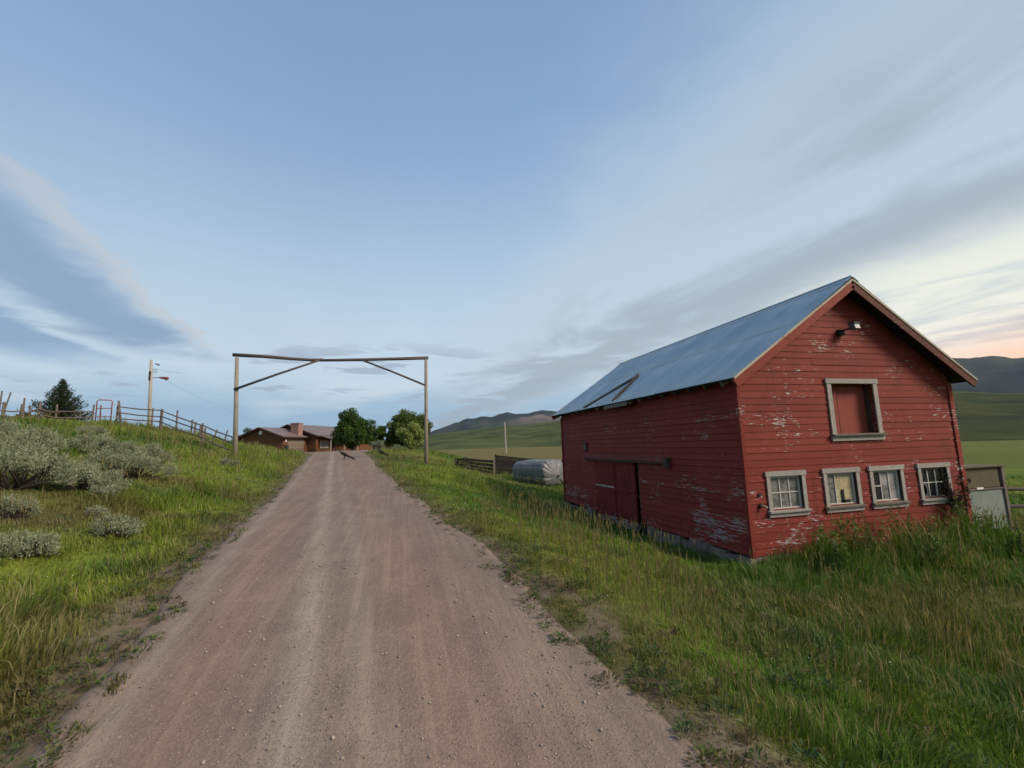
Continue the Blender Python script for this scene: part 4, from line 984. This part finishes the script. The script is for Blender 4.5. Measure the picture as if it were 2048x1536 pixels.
# ============================================================ sagebrush on the bank
def sage(x, y, r, h, label, seed, dry=0.):
    rng = np.random.default_rng(seed); z0 = gz(x, y); t = thing('sagebrush', (x, y, z0), label, 'sagebrush', 'sagebrush on the bank')
    ncl = int(12 + 46 * r); a = rng.random(ncl) * 6.283; rad = r * np.sqrt(rng.random(ncl))
    cx_, cy_ = x + rad * np.cos(a), y + rad * np.sin(a)
    top = h * np.sqrt(np.clip(1 - (rad / r) ** 2 * .6, .1, 1)) * rng.uniform(.62, 1.15, ncl)
    cz_ = ground_z(cx_, cy_) + top - .12 * h
    per = int(150 + 90 * r); n = ncl * per; k = np.repeat(np.arange(ncl), per)
    sp = rng.normal(0, 1, (n, 3)) * np.array([.058, .058, .070])[None] * (.2 + 1.0 * r)
    P = np.stack([cx_, cy_, cz_], 1)[k] + sp; P[:, 2] = np.maximum(P[:, 2], ground_z(P[:, 0], P[:, 1]) + (.30 if r > .4 else .08) * h)
    D = unit(sp * np.array([2.2, 2.2, .5])[None] + rng.normal(size=(n, 3)) * .18 + np.array([0, 0, .30])[None])
    C = lerp3((.15, .172, .10), (.31, .34, .22), np.clip(rng.normal(.5, .22, n) + (rng.random(ncl)[k] - .5) * .5, 0, 1))
    d_ = rng.random(n) < .08 + dry; C[d_] = np.array([.17, .14, .085])[None]
    v, f, c = cards(P, D, rng.uniform(.045, .095, n) * (.45 + .55 * r), rng.uniform(.008, .016, n) * (.6 + .7 * r), C, rng)
    mb = MB()
    for i in range(min(ncl, 26)):
        p0 = Vector((x + random.uniform(-.12, .12) * r, y + random.uniform(-.12, .12) * r, z0 - .05)); p2 = Vector((cx_[i], cy_[i], cz_[i])); p1 = p0.lerp(p2, .5) + Vector((random.uniform(-.1, .1), random.uniform(-.1, .1), -.05)) * r
        mb.tube([p0, p1, p2], [.022 * (.5 + r), .014 * (.5 + r), .004], 5, .15)
    for i in range(int(6 + 14 * r)):        # dead grey twigs poking out
        a_ = random.uniform(0, 6.28); q = random.uniform(.3, 1.05) * r; p0 = Vector((x + math.cos(a_) * q * .6, y + math.sin(a_) * q * .6, z0 + .1 * h)); p2 = Vector((x + math.cos(a_) * q * 1.1, y + math.sin(a_) * q * 1.1, z0 + h * random.uniform(.55, 1.15)))
        mb.tube([p0, p0.lerp(p2, .6) + Vector((random.uniform(-.05, .05), 0, .03)), p2], [.012, .007, .003], 4, .2)
    mb.build('stems', mat_stem, t)
    mesh_np('foliage', v - np.array([[x, y, z0]]), f, mat_sage, c, False, t)
SAGE = [(-9.95, 15.4, .95, .60, 'large sagebrush at the outer left edge just below the fence'),
        (-8.9, 16.8, .62, .60, 'sagebrush with a dark hollow, uppermost of the middle clumps'),
        (-7.75, 16.9, .75, .55, 'sagebrush highest and nearest the gate, with a dark underside'),
        (-6.45, 13.5, .90, .58, 'wide sagebrush low on the bank with a brown shadowed base'),
        (-6.75, 10.4, .95, .72, 'largest pale sagebrush filling the left edge of the bank'),
        (-6.0, 11.1, .62, .50, 'mid-sized sagebrush merging with the largest one on its lane side'),
        (-5.2, 10.2, .22, .22, 'little sagebrush tuft below the mid-sized clump'),
        (-5.25, 8.2, .26, .28, 'rounded pale sagebrush tuft cut by the left edge'),
        (-3.75, 7.7, .24, .22, 'flat spreading sagebrush closest to the lane edge'),
        (-4.0, 6.45, .24, .23, 'ragged sagebrush in the brown grass lowest on the bank'),
        (-4.65, 9.0, .13, .12, 'tiny blue-grey sagebrush seedling in olive grass'),
        (-8.1, 12.4, .7, .52, 'sagebrush half hidden behind the largest pale clump'),
        (-11.6, 21.6, .5, .40, 'small sagebrush near the crest below the red gate'),
        (-6.1, 19.4, .35, .25, 'low sagebrush mound alone below the fence near the gate')]
for i, s in enumerate(SAGE): sage(*s, 200 + i)
# tall weeds along the gable
def weed(x, y, h, label, seed, col=((.06, .115, .02), (.12, .17, .032)), dark=False):
    rng = np.random.default_rng(seed); z0 = gz(x, y); t = thing('weed_plant', (x, y, z0), label, 'weed', 'tall weeds along the barn')
    mb = MB(); P = []; D = []
    for i in range(9):
        a = rng.random() * 6.283; l = rng.uniform(.05, .38 if not dark else .16) * h; hh = h * rng.uniform(.6, 1.05)
        b0 = Vector((x + rng.normal(0, .06), y + rng.normal(0, .05), z0 - .03)); b1 = b0 + Vector((math.cos(a) * l, math.sin(a) * l, hh))
        mb.tube([b0, b0.lerp(b1, .5) + Vector((0, 0, .06 * h)), b1], [.008, .006, .002], 5)
        n = 60 if not dark else 130; s = rng.uniform(.12, 1, n) if not dark else rng.uniform(.55, 1, n); pts = np.array(b0)[None] * (1 - s[:, None]) + np.array(b1)[None] * s[:, None] + rng.normal(0, .025, (n, 3))
        P.append(pts); D.append(unit(rng.normal(size=(n, 3)) * np.array([1, 1, .5])[None] + np.array([0, 0, .35])[None]))
    P, D = np.concatenate(P), np.concatenate(D); n = len(P); up = (P[:, 2] - z0) / h
    C = lerp3(col[0], col[1], np.clip(rng.normal(.5, .25, n), 0, 1)); k = (up > .8) & (rng.random(n) < .7) & (not dark); C[k] = np.array([.19, .17, .07])[None]
    v, f, c = cards(P, D, rng.uniform(.05, .12, n) * (1.25 - .6 * np.clip(up, 0, 1)), rng.uniform(.018, .035, n), C, rng)
    mb.build('stems', mat_sage, t) if False else mb.build('stems', mat_bark, t)
    mesh_np('leaves', v - np.array([[x, y, z0]]), f, mat_leaf, c, False, t)
WEED = [(8.15, 7.35, .70, 'dark bushy weed below the clean six-pane window'), (8.75, 7.45, .95, 'tall dry-topped weed below the yellow-backed window'), (9.05, 7.2, .7, 'leafy weed in front of the yellow-backed window'),
        (10.35, 7.5, .95, 'tall weed below the cloudy window'), (10.9, 7.35, .7, 'short leafy weed right of the cloudy window'), (12.2, 7.55, 1.0, 'tallest weed growing under the dark broken window'),
        (12.6, 7.5, .6, 'yellow-topped weed at the barn corner by the cabinet'), (13.9, 8.6, .3, 'weed clump at the foot of the cabinet'), (7.6, 6.8, .55, 'low weed in front of the barn corner'),
        (11.6, 6.4, .65, 'broad weed standing out in the grass before the gable'), (9.7, 6.6, .6, 'weed clump midway along the gable in the grass')]
weed(12.42, 7.80, 1.55, 'dark withered tall weed shading the broken window', 340, ((.018, .018, .012), (.035, .032, .02)), True)
for i, (wx_, wy_, wh_, wl_) in enumerate(WEED): weed(wx_, wy_, wh_ * 1.15, wl_, 300 + i)

# ============================================================ pole gate over the lane
mat_pole = wood('pale peeled pole', (.33, .275, .225), (.20, .165, .135), (3, 3, .6))
mat_poledark = wood('dark weathered pole', (.13, .098, .088), (.075, .056, .050), (3, 3, 3))
gl, gr = (-7.30, 24.0), (1.52, 24.0); glz, grz = gz(*gl), gz(*gr)
gate = thing('entrance_gate', (-2.9, 24, 1.0), 'tall pole gateway spanning the gravel lane', 'gateway')
MB().tube([(gl[0] + .04, 24, glz - .4), (gl[0] - .02, 24, 3.4), (gl[0] - .10, 24, 6.20)], [.115, .10, .085], 12, .03).build('post', mat_pole, gate, True)
MB().tube([(gr[0], 24, grz - .4), (gr[0] + .01, 24, 3.2), (gr[0] + .02, 24, 6.26)], [.105, .09, .08], 12, .03).build('post', mat_pole, gate, True)
MB().tube([(-7.58, 24, 6.33), (-6.2, 24, 6.28), (-5.0, 24, 6.18), (-4.15, 24, 6.14), (-3.55, 24, 6.17)], [.085, .085, .08, .075, .065], 10, .05).build('crossbar', mat_poledark, gate, True)
MB().tube([(-4.15, 24.13, 6.14), (-3.0, 24.12, 6.17), (-1.4, 24.1, 6.22), (.3, 24.06, 6.29), (1.66, 24, 6.35)], [.065, .075, .08, .085, .09], 10, .05).build('crossbar', mat_poledark, gate, True)
MB().tube([(-7.42, 23.86, 4.63), (-5.6, 23.9, 5.38), (-3.70, 23.95, 6.12)], [.06, .055, .05], 8, .05).build('brace', mat_poledark, gate, True)
MB().tube([(1.50, 23.86, 4.86), (.0, 23.9, 5.50), (-1.66, 23.95, 6.16)], [.055, .05, .045], 8, .05).build('brace', mat_poledark, gate, True)

# ============================================================ power pole with street lamp
pz = gz(-22.6, 50)
pole = thing('power_pole', (-22.6, 50, pz), 'wooden power pole with a red-brown lamp on the bank', 'power pole')
mat_upole = wood('bleached pole', (.46, .41, .36), (.32, .27, .24), (3, 3, .4))
MB().tube([(-22.45, 50, pz - .5), (-22.6, 50, 7), (-22.75, 50, 10.82)], [.17, .145, .115], 10).build('post', mat_upole, pole, True)
arm = MB().tube([(-22.7, 50, 9.05), (-22.2, 50, 9.1), (-21.9, 50, 9.08)], .03, 6).build('lamp_arm', mat_rust, pole)
mat_redlamp, g, b = material('red brown lamp housing', (.20, .05, .045), .5)
MB().tube([(-22.0, 50, 9.10), (-21.8, 50, 9.08), (-21.45, 50, 9.05), (-21.25, 50, 9.02), (-21.2, 50, 9.0)], [.05, .10, .14, .14, .05], 10).build('lamp_head', mat_redlamp, pole, True)
MB().tube([(-21.42, 50, 8.95), (-21.42, 50, 8.86)], [.12, .06], 10).build('lamp_glass', mat_lens, pole)
MB().box((-22.72, 49.88, 9.25), (.16, .10, .9)).build('conduit', mat_rust, pole)
for z_ in (9.55, 9.72, 9.9):
    MB().tube([(-22.7, 50, z_), (-22.2, 50, z_ + .03)], .022, 6).build('bracket', mat_rust, pole)
MB().tube([(-22.4, 50, 10.45), (-22.05, 50, 10.32)], [.05, .07], 8).build('insulator', mat_poledark, pole)
mat_wire, g, b = material('power cable', (.05, .05, .05), .7)
tag(MB().tube([Vector((-22.2, 50, 9.3)).lerp(Vector((-14.0, 63.5, 4.7)), t) - Vector((0, 0, 2.0 * t * (1 - t))) for t in np.linspace(0, 1, 14)], .006, 5).build('power_cable', mat_wire), 'thin cable sagging from the power pole to the house', 'cable')
fz = -2.0
fp = thing('power_pole', (48, 200, fz), 'bare distant pole standing in the tan field', 'power pole')
MB().tube([(48, 200, fz - 1), (47.7, 200, 12.2)], [.32, .26], 8).build('post', mat_upole, fp)

# ============================================================ pole fence up the bank
mat_fence = wood('grey fence wood', (.20, .155, .13), (.11, .088, .074), (4, 4, 1))
fence = thing('pole_fence', (-13, 29, gz(-13, 29)), 'grey pole fence climbing the bank from the gateway', 'fence')
FP = [(-7.42, 24.2), (-9.75, 27.0), (-12.9, 29.9), (-15.25, 30.3), (-16.35, 30.2), (-17.9, 30.0), (-18.65, 30.0), (-19.05, 30.0), (-19.5, 30.0), (-20.2, 30.0), (-20.9, 30.0), (-21.6, 30.0), (-23.4, 30.2), (-25.2, 30.4)]
FH = [.9, 1.12, 1.25, 1.05, 1.0, .95, 1.1, .85, .9, .95, 1.15, 1.25, 1.2, 1.2]
tops = []
for i, ((x, y), h) in enumerate(zip(FP, FH)):
    z = gz(x, y); lx, ly = random.uniform(-.07, .07), random.uniform(-.04, .04); r = random.uniform(.045, .07) * (1.6 if i in (2, 10) else 1)
    tops.append(Vector((x + lx, y + ly, z + h)))
    if i: MB().tube([(x, y, z - .3), (x + lx * .5, y + ly * .5, z + h * .5), (x + lx, y + ly, z + h)], [r * 1.1, r, r * .92], 8, .06).build('post', mat_fence, fence)
for i in range(len(FP) - 1):
    a, b_ = tops[i], tops[i + 1]
    for k, dz in enumerate((.10, .42, .72)):
        if k == 0 and 4 <= i <= 8: continue
        if i == 3: continue
        p0 = a - Vector((0, .09, dz + random.uniform(-.03, .03))); p1 = b_ - Vector((0, .09, dz + random.uniform(-.03, .03)))
        MB().tube([p0, p0.lerp(p1, .5) - Vector((0, 0, random.uniform(.0, .06))), p1], [.032, .036, .03], 7, .08).build('rail', mat_fence, fence)
for (x, y, h, lx, r) in ((-15.15, 30.6, 1.35, -.22, .07), (-14.5, 32.5, 1.3, .0, .045), (-13.6, 33.5, 1.45, .02, .06), (-12.0, 31.5, .95, .05, .06), (-11.7, 31.2, .85, .05, .06), (-11.2, 30.6, .72, .03, .06), (-10.8, 30.2, .68, .03, .05), (-9.9, 28.6, .8, .28, .04), (-8.9, 27.2, .95, .25, .04), (-20.55, 30.2, 1.55, .05, .04), (-20.5, 30.3, 1.5, .32, .04), (-17.2, 32.5, 1.15, 0, .045), (-20.0, 31.0, 1.3, .0, .05)):
    z = gz(x, y); MB().tube([(x, y, z - .2), (x + lx, y, z + h)], [r, r * .85], 7, .06).build('stake', mat_fence, fence)
mat_redpipe, g, b = material('red pipe', (.27, .055, .055), .5)
gx_, gy_ = -15.85, 30.25; z = gz(gx_, gy_)
pg = thing('pipe_gate', (gx_, gy_, z), 'small red pipe gate in the bank fence', 'gate')
fr_ = [(gx_ - .36, gy_, z + .02), (gx_ - .36, gy_, z + 1.22), (gx_ - .28, gy_, z + 1.30), (gx_ + .28, gy_, z + 1.28), (gx_ + .36, gy_, z + 1.2), (gx_ + .36, gy_, z + .02)]
MB().tube(fr_, .028, 8).build('frame', mat_redpipe, pg, True)
for dz in (.35, .82): MB().tube([(gx_ - .36, gy_, z + dz), (gx_ + .36, gy_, z + dz)], .022, 7).build('rail', mat_redpipe, pg)

# ============================================================ brown ranch house with garage wing
mat_hwall = wood('orange brown house siding', (.165, .072, .028), (.105, .045, .020), (5, 5, .6))
mat_hroof, g, b = material('dull red metal roof', (.22, .13, .125), .55, .15)
p = position(g); n1 = g.noise(p, 1.5, 4, .6); g.put(b.inputs['Base Color'], g.mix(g.smooth(n1, .35, .65), (.160, .118, .108), (.21, .158, .145)))
mat_fascia = wood('dark fascia', (.07, .028, .02), (.05, .022, .016))
mat_gdoor, g, b = material('tan garage door', (.19, .145, .115), .7)
mat_chim, g, b = material('red brick chimney', (.28, .13, .10), .9)
br = g.node('ShaderNodeTexBrick'); br.inputs['Scale'].default_value = 4.; br.inputs['Color1'].default_value = (.30, .14, .10, 1); br.inputs['Color2'].default_value = (.24, .11, .085, 1); br.inputs['Mortar'].default_value = (.33, .27, .23, 1)
g.l.new(position(g), br.inputs['Vector']); g.put(b.inputs['Base Color'], br.outputs['Color'])
mat_white, g, b = material('white paint', (.72, .70, .66), .6)
mat_hglass, g, b = material('house window', (.10, .12, .13), .15, spec=.6)
E1, E2 = Vector((.882, -.471, 0)), Vector((.471, .882, 0)); HC = Vector((-13.1, 60, 0)); HG = 1.42
house = thing('house', (-13.1, 62, HG), 'low brown ranch house with red roof and brick chimney at the end of the lane', 'house')
def wing(c, w, l, ze, zr, over, nm):
    """gabled wing: c right front corner, w along -E1, l along E2"""
    P = lambda a, s, z: tuple(c - E1 * a + E2 * s + Vector((0, 0, z)))
    body = MB().face_set([P(0, 0, HG - .4), P(w, 0, HG - .4), P(w, l, HG - .4), P(0, l, HG - .4), P(0, 0, ze), P(w, 0, ze), P(w, l, ze), P(0, l, ze), P(w / 2, 0, zr - .12), P(w / 2, l, zr - .12)],
                         [(0, 1, 5, 8, 4), (3, 7, 9, 6, 2), (0, 4, 7, 3), (1, 2, 6, 5), (4, 8, 9, 7), (5, 6, 9, 8)]).build('wall', mat_hwall, house)
    k = (zr - ze) / (w / 2); o = over; mb = MB()
    for a0, a1 in ((-o, w / 2), (w + o, w / 2)):
        q = [P(a0, -o, ze - k * o + .06), P(a1, -o, zr + .06), P(a1, l + o, zr + .06), P(a0, l + o, ze - k * o + .06)]
        mb.face_set(q + [(x, y, z - .10) for x, y, z in q], BOXF)
    rf = mb.build('roof', mat_hroof, house)
    for a0, a1 in ((-o, w / 2), (w + o, w / 2)):
        for s in (-o - .03, l + o + .03):
            MB().beam(P(a0, s, ze - k * o - .07), P(a1, s, zr - .06), .05, .18).build('rake_board', mat_fascia, rf)
        MB().beam(P(a0 + (-.03 if a0 < 0 else .03), -o, ze - k * o - .04), P(a0 + (-.03 if a0 < 0 else .03), l + o, ze - k * o - .04), .05, .16).build('fascia', mat_fascia, rf)
    return P, body, rf
GP, gbody, groof = wing(HC, 6.4, 6.2, 3.62, 4.72, .45, 'garage')
MC = Vector((-13.5, 65, 0)) + E1 * 4.0 + E2 * .1
MP, mbody, mroof = wing(MC, 8.0, 15, 3.80, 5.22, .5, 'main')
# garage door of four panels on the yard side
gd = MB().face_set([GP(-.02, .75, HG), GP(-.02, 3.65, HG), GP(-.02, 3.65, HG + 2.12), GP(-.02, .75, HG + 2.12), GP(.05, .75, HG), GP(.05, 3.65, HG), GP(.05, 3.65, HG + 2.12), GP(.05, .75, HG + 2.12)], BOXF).build('garage_door', mat_gdoor, house)
for k in range(4):
    z0, z1 = HG + .03 + k * .525, HG + .03 + k * .525 + .49
    MB().face_set([GP(-.05, .80, z0), GP(-.05, 3.60, z0), GP(-.05, 3.60, z1), GP(-.05, .80, z1), GP(-.021, .80, z0), GP(-.021, 3.60, z0), GP(-.021, 3.60, z1), GP(-.021, .80, z1)], BOXF).build('panel', mat_gdoor, gd)
MB().box(GP(-.10, .38, HG + 1.62), (.16, .16, .34)).build('wall_light', mat_white, house)
MB().tube([GP(3.2, -.03, 4.12), GP(3.2, -.08, 4.12)], .26, 12).build('gable_vent', mat_white, house)
ch = Vector((-12.25, 63.2, 0))
chm = MB().box((ch.x, ch.y, 4.35), (1.15, .8, 1.75), rz=-.49).build('chimney', mat_chim, house)
MB().box((ch.x, ch.y, 5.26), (1.28, .92, .10), rz=-.49).build('chimney_cap', mat_chim, chm)
# porch along the main wing: roof edge carried on posts, white window and dark door behind
for s in (1.2, 4.2, 7.4):
    MB().box(MP(-1.35, s, (HG + 3.28) / 2), (.14, .14, 3.28 - HG)).build('porch_post', mat_trim, house)
MB().face_set([MP(-.3, .3, 3.56), MP(-1.75, .3, 3.22), MP(-1.75, 9.5, 3.22), MP(-.3, 9.5, 3.56), MP(-.3, .3, 3.64), MP(-1.75, .3, 3.30), MP(-1.75, 9.5, 3.30), MP(-.3, 9.5, 3.64)], BOXF).build('porch_roof', mat_hroof, house)
w_ = MB().face_set([MP(-.05, .9, 2.05), MP(-.05, 2.5, 2.05), MP(-.05, 2.5, 3.0), MP(-.05, .9, 3.0), MP(.02, .9, 2.05), MP(.02, 2.5, 2.05), MP(.02, 2.5, 3.0), MP(.02, .9, 3.0)], BOXF).build('window', mat_white, house)
MB().face_set([MP(-.07, 1.0, 2.13), MP(-.07, 2.4, 2.13), MP(-.07, 2.4, 2.92), MP(-.07, 1.0, 2.92), MP(-.052, 1.0, 2.13), MP(-.052, 2.4, 2.13), MP(-.052, 2.4, 2.92), MP(-.052, 1.0, 2.92)], BOXF).build('pane', mat_film, w_)
MB().face_set([MP(-.05, 3.2, HG), MP(-.05, 4.15, HG), MP(-.05, 4.15, 3.4), MP(-.05, 3.2, 3.4), MP(.02, 3.2, HG), MP(.02, 4.15, HG), MP(.02, 4.15, 3.4), MP(.02, 3.2, 3.4)], BOXF).build('door', mat_fascia, house)
# barrel and white bench by the garage
bx, by = GP(-.75, -.35, 0)[:2]; bz = gz(bx, by) + .02
bar = thing('barrel', (bx, by, bz), 'dark barrel standing beside the garage door', 'barrel')
MB().tube([(bx, by, bz), (bx, by, bz + .3), (bx, by, bz + .62), (bx, by, bz + .92)], [.29, .31, .31, .28], 14).build('body', mat_black, bar, True)
for dz in (.3, .62): MB().tube([(bx, by, bz + dz - .02), (bx, by, bz + dz + .02)], .325, 14).build('hoop', mat_rust, bar)
MB().tube([(bx, by, bz + .92), (bx, by, bz + .96)], .30, 14).build('lid', mat_rust, bar)
wx, wy = -13.75, 52.5; wz = gz(wx, wy)
bench = thing('bench', (wx, wy, wz), 'low white bench in the grass before the garage gable', 'bench')
MB().box((wx, wy, wz + .62), (.95, .42, .12), rz=.25).build('seat', mat_white, bench)
MB().box((wx, wy, wz + .34), (.85, .30, .09), rz=.25).build('shelf', mat_white, bench)
for s in (-.36, .36): MB().box((wx + s * .97, wy + s * .25, wz + .28), (.10, .36, .58), rz=.25).build('leg', mat_white, bench)

# ============================================================ two long-tailed birds on the lane
mat_bird, g, b = material('dark brown feathers', (.030, .024, .020), .7); p = g.node('ShaderNodeTexCoord').outputs['Object']; n1 = g.noise(p, 14., 3, .6); g.put(b.inputs['Base Color'], g.mix(g.smooth(n1, .35, .7), (.012, .010, .010), (.032, .025, .020)))
def bird(x, y, z, rot, s, label):
    t = MB(); R = Matrix.Rotation(rot, 3, 'Z'); o = Vector((x, y, z))
    L = lambda px, pz, py=0.: o + R @ (Vector((px, py, pz)) * s)
    t.tube([L(.62, .02), L(.48, .07), L(.30, .15), L(.16, .225), L(.04, .29), L(-.08, .335), L(-.15, .37), L(-.20, .44), L(-.235, .52), L(-.26, .59), L(-.28, .615), L(-.32, .605)],
           [.03, .05, .055, .07, .088, .08, .052, .03, .024, .027, .024, .006], 10)
    for sy in (-.04, .04):
        t.tube([L(.03, .27, sy), L(.05, .16, sy), L(.02, .02, sy), L(-.03, .008, sy)], [.035, .014, .010, .008], 6)
        for a in (-.03, 0, .03): t.tube([L(.02, .012, sy), L(-.06, .006, sy + a)], [.008, .004], 5)
    return tag(t.build('bird', mat_bird, None, True, origin=(x, y, z)), label, 'bird', 'long-tailed birds by the lane')
bx, by = -2.60, 25.2; bird(bx, by, float(road_surface(np.array([bx]), np.array([by]))[0]), -.25, .95, 'dark long-tailed bird standing in the middle of the lane')
bx, by = -.80, 27.2; bird(bx, by, gz(bx, by) + .02, -.5, .85, 'second dark bird at the grassy edge of the lane')

# ============================================================ tarp-covered stack and corral boards beyond the barn
mat_tarp, g, b = material('grey tarpaulin', (.16, .17, .18), .45, spec=.4)
p = position(g); n1 = g.noise(p, 3., 4, .6); g.put(b.inputs['Base Color'], g.mix(g.smooth(n1, .35, .65), (.10, .115, .13), (.165, .157, .152)))
def tarp(front, back, r, h, label):
    front, back = Vector(front), Vector(back); ax = (back - front); ln = ax.length; ax.normalize(); sd = ax.cross(Vector((0, 0, 1))).normalized()
    NA, NL = 72, 18; vs_ = []; rng = np.random.default_rng(4)
    ph = rng.random(12) * 6.28
    def ring_at(t, k, fold):
        out = []
        for i in range(NA):
            a = 2 * math.pi * i / NA; cx_ = math.copysign(abs(math.cos(a)) ** .62, math.cos(a)); sx_ = math.copysign(abs(math.sin(a)) ** .62, math.sin(a))
            w = 1 + fold * (math.sin(a * 13 + ph[0]) * .5 + math.sin(a * 23 + ph[1]) * .3 + math.sin(a * 7 + ph[2]) * .4) + .015 * math.sin(a * 5 + t * 9 + ph[3]) + .012 * math.sin(t * 21 + ph[4])
            out.append((cx_ * r * k * w, sx_ * h / 2 * k * w))
        return out
    rows = []
    for j in range(7):      # gathered front end: folds run in to a tied knot
        q = j / 7; k = .06 + .94 * math.sin(q * math.pi / 2) ** .8; rows.append((ring_at(-q, k, .17 * (1 - q * .5)), -.34 * (1 - q) ** 1.0 + 0.0, .22 * (1 - q)))
    for j in range(NL):
        q = j / (NL - 1); rows.append((ring_at(q, 1 - .10 * max(0, q - .7) / .3, .018 + .03 * max(0, .25 - q)), q * ln, 0))
    for j in range(1, 5):
        q = j / 4; rows.append((ring_at(1 + q, .9 * math.cos(q * math.pi / 2 * .97), .03), ln + .35 * math.sin(q * math.pi / 2), 0))
    V = []
    for ringp, s, dn in rows:
        for a, c_ in ringp:
            pt = front + ax * s + sd * a + Vector((0, 0, h / 2 + c_ - dn)); V.append((pt.x, pt.y, max(pt.z, front.z - .12)))
    F = [(j * NA + i, j * NA + (i + 1) % NA, (j + 1) * NA + (i + 1) % NA, (j + 1) * NA + i) for j in range(len(rows) - 1) for i in range(NA)]
    F.append(tuple(reversed(range(NA)))); F.append(tuple((len(rows) - 1) * NA + i for i in range(NA)))
    t = thing('covered_stack', front, label, 'covered stack')
    MB().face_set(V, F).build('tarp', mat_tarp, t, True)
    kp = front - ax * .36 + Vector((0, 0, h / 2 - .22))
    MB().tube([kp - ax * .05, kp + ax * .10], [.075, .05], 8).build('knot', mat_black, t)
tz = gz(9.0, 28.2)
tarp((9.55, 27.3, tz - .02), (8.25, 29.6, tz - .02), 1.05, 1.55, 'grey tarpaulin stack tied at its end beyond the barn')
mat_corral = wood('dark corral boards', (.030, .024, .020), (.016, .013, .012), (1, 1, 6))
def board_fence(name, pts, hts, nb, label, pale=()):
    t = thing(name, (*pts[0], gz(*pts[0])), label, 'fence')
    for i, (p, h) in enumerate(zip(pts, hts)):
        z = gz(*p); MB().box((p[0], p[1] - .10, z + h / 2), (.16, .14, h + .5 - .4)).build('post', mat_oldwood if i in pale else mat_corral, t)
    for (a, ha), (b_, hb) in zip(zip(pts[:-1], hts[:-1]), zip(pts[1:], hts[1:])):
        za, zb_ = gz(*a), gz(*b_)
        for k in range(nb):
            f = (k + .5) / nb
            MB().beam((a[0], a[1], za + ha * f), (b_[0], b_[1], zb_ + hb * f), .045, ha / nb - .014).build('board', mat_corral, t)
    return t
board_fence('board_fence', [(4.70, 37.0), (5.35, 36.6), (7.6, 36.0), (9.6, 35.6), (12.5, 35.2)], [.75, .9, 1.2, 1.25, 1.25], 4, 'dark board corral fence left of the tarpaulin stack', (2,))
board_fence('board_fence', [(9.9, 46.0), (13.5, 45.6), (17.5, 45.2), (22, 45.0)], [1.15, 1.2, 1.25, 1.25], 4, 'taller dark board fence behind the tarpaulin stack')

# ============================================================ cabinet and rail right of the barn
mat_olive = wood('olive brown panel', (.115, .100, .058), (.085, .072, .042), (1, 1, 1))
mat_greengrey, g, b = material('chalky grey green paint', (.30, .335, .30), .75); p = position(g); n1 = g.noise(p, 2.5, 5, .6); g.put(b.inputs['Base Color'], g.mix(g.smooth(n1, .3, .7), (.155, .18, .16), (.20, .22, .19)))
kx0, kx1, ky, kz0, kz1 = 14.35, 16.30, 9.05, -1.12, .64
cab = thing('cabinet', ((kx0 + kx1) / 2, ky, kz0), 'grey-green cabinet with olive upper panel standing right of the barn', 'cabinet')
MB().box(((kx0 + kx1) / 2, ky + .40, (kz0 + kz1) / 2), (kx1 - kx0 - .06, .70, kz1 - kz0 - .04)).build('body', mat_olive, cab)
MB().box(((kx0 + kx1) / 2 + .02, ky + .022, kz0 + .62), (kx1 - kx0 - .26, .04, 1.02)).build('lower_panel', mat_greengrey, cab)
MB().box(((kx0 + kx1) / 2 - .02, ky + .028, kz0 + 1.46), (kx1 - kx0 - .30, .03, .52)).build('upper_panel', mat_olive, cab)
for xx, hh in ((kx0 + .05, 1.74), (kx1 - .06, 1.80)): MB().box((xx, ky + .01, kz0 + hh / 2 - .02), (.10, .10, hh)).build('post', mat_oldwood, cab)
MB().box(((kx0 + kx1) / 2, ky + .0, kz0 + 1.165), (kx1 - kx0 - .22, .06, .035)).build('middle_rail', mat_oldwood, cab)
MB().box(((kx0 + kx1) / 2 - .06, ky - .025, kz0 + 1.19), (.24, .03, .045)).build('handle', mat_white, cab)
MB().box(((kx0 + kx1) / 2, ky + .36, kz1 + .0), (kx1 - kx0 + .06, .86, .04)).build('top', mat_olive, cab)
rf_ = thing('rail_fence', (18.5, 9.6, gz(18.5, 9.6)), 'dark two-rail fence running off from the cabinet', 'fence')
for x in (17.6, 20.6, 23.8):
    z = gz(x, 9.9); MB().tube([(x, 9.9, z - .3), (x, 9.9, z + 1.25)], [.08, .07], 8, .05).build('post', mat_darkwood, rf_)
for dz in (.55, 1.05):
    MB().tube([(16.5, 9.78, gz(16.5, 9.8) + dz + .05), (20.5, 9.78, gz(20.5, 9.8) + dz), (24.2, 9.78, gz(24.2, 9.8) + dz + .03)], [.06, .055, .05], 8, .06).build('rail', mat_darkwood, rf_)
# ============================================================ evening air over the valley
hz = MB().box((900, 900, 190), (9800, 9800, 400)); hm = bpy.data.materials.new('evening haze'); hm.use_nodes = True
nt = hm.node_tree; nt.nodes.clear(); pv = nt.nodes.new('ShaderNodeVolumePrincipled'); pv.inputs['Color'].default_value = (.62, .76, 1, 1); pv.inputs['Density'].default_value = 3.6e-5; pv.inputs['Anisotropy'].default_value = .2
nt.links.new(pv.outputs[0], nt.nodes.new('ShaderNodeOutputMaterial').inputs['Volume'])
tag(hz.build('haze', hm), 'thin bluish evening air over the whole valley', kind='stuff')
scene.cycles.volume_bounces = 0
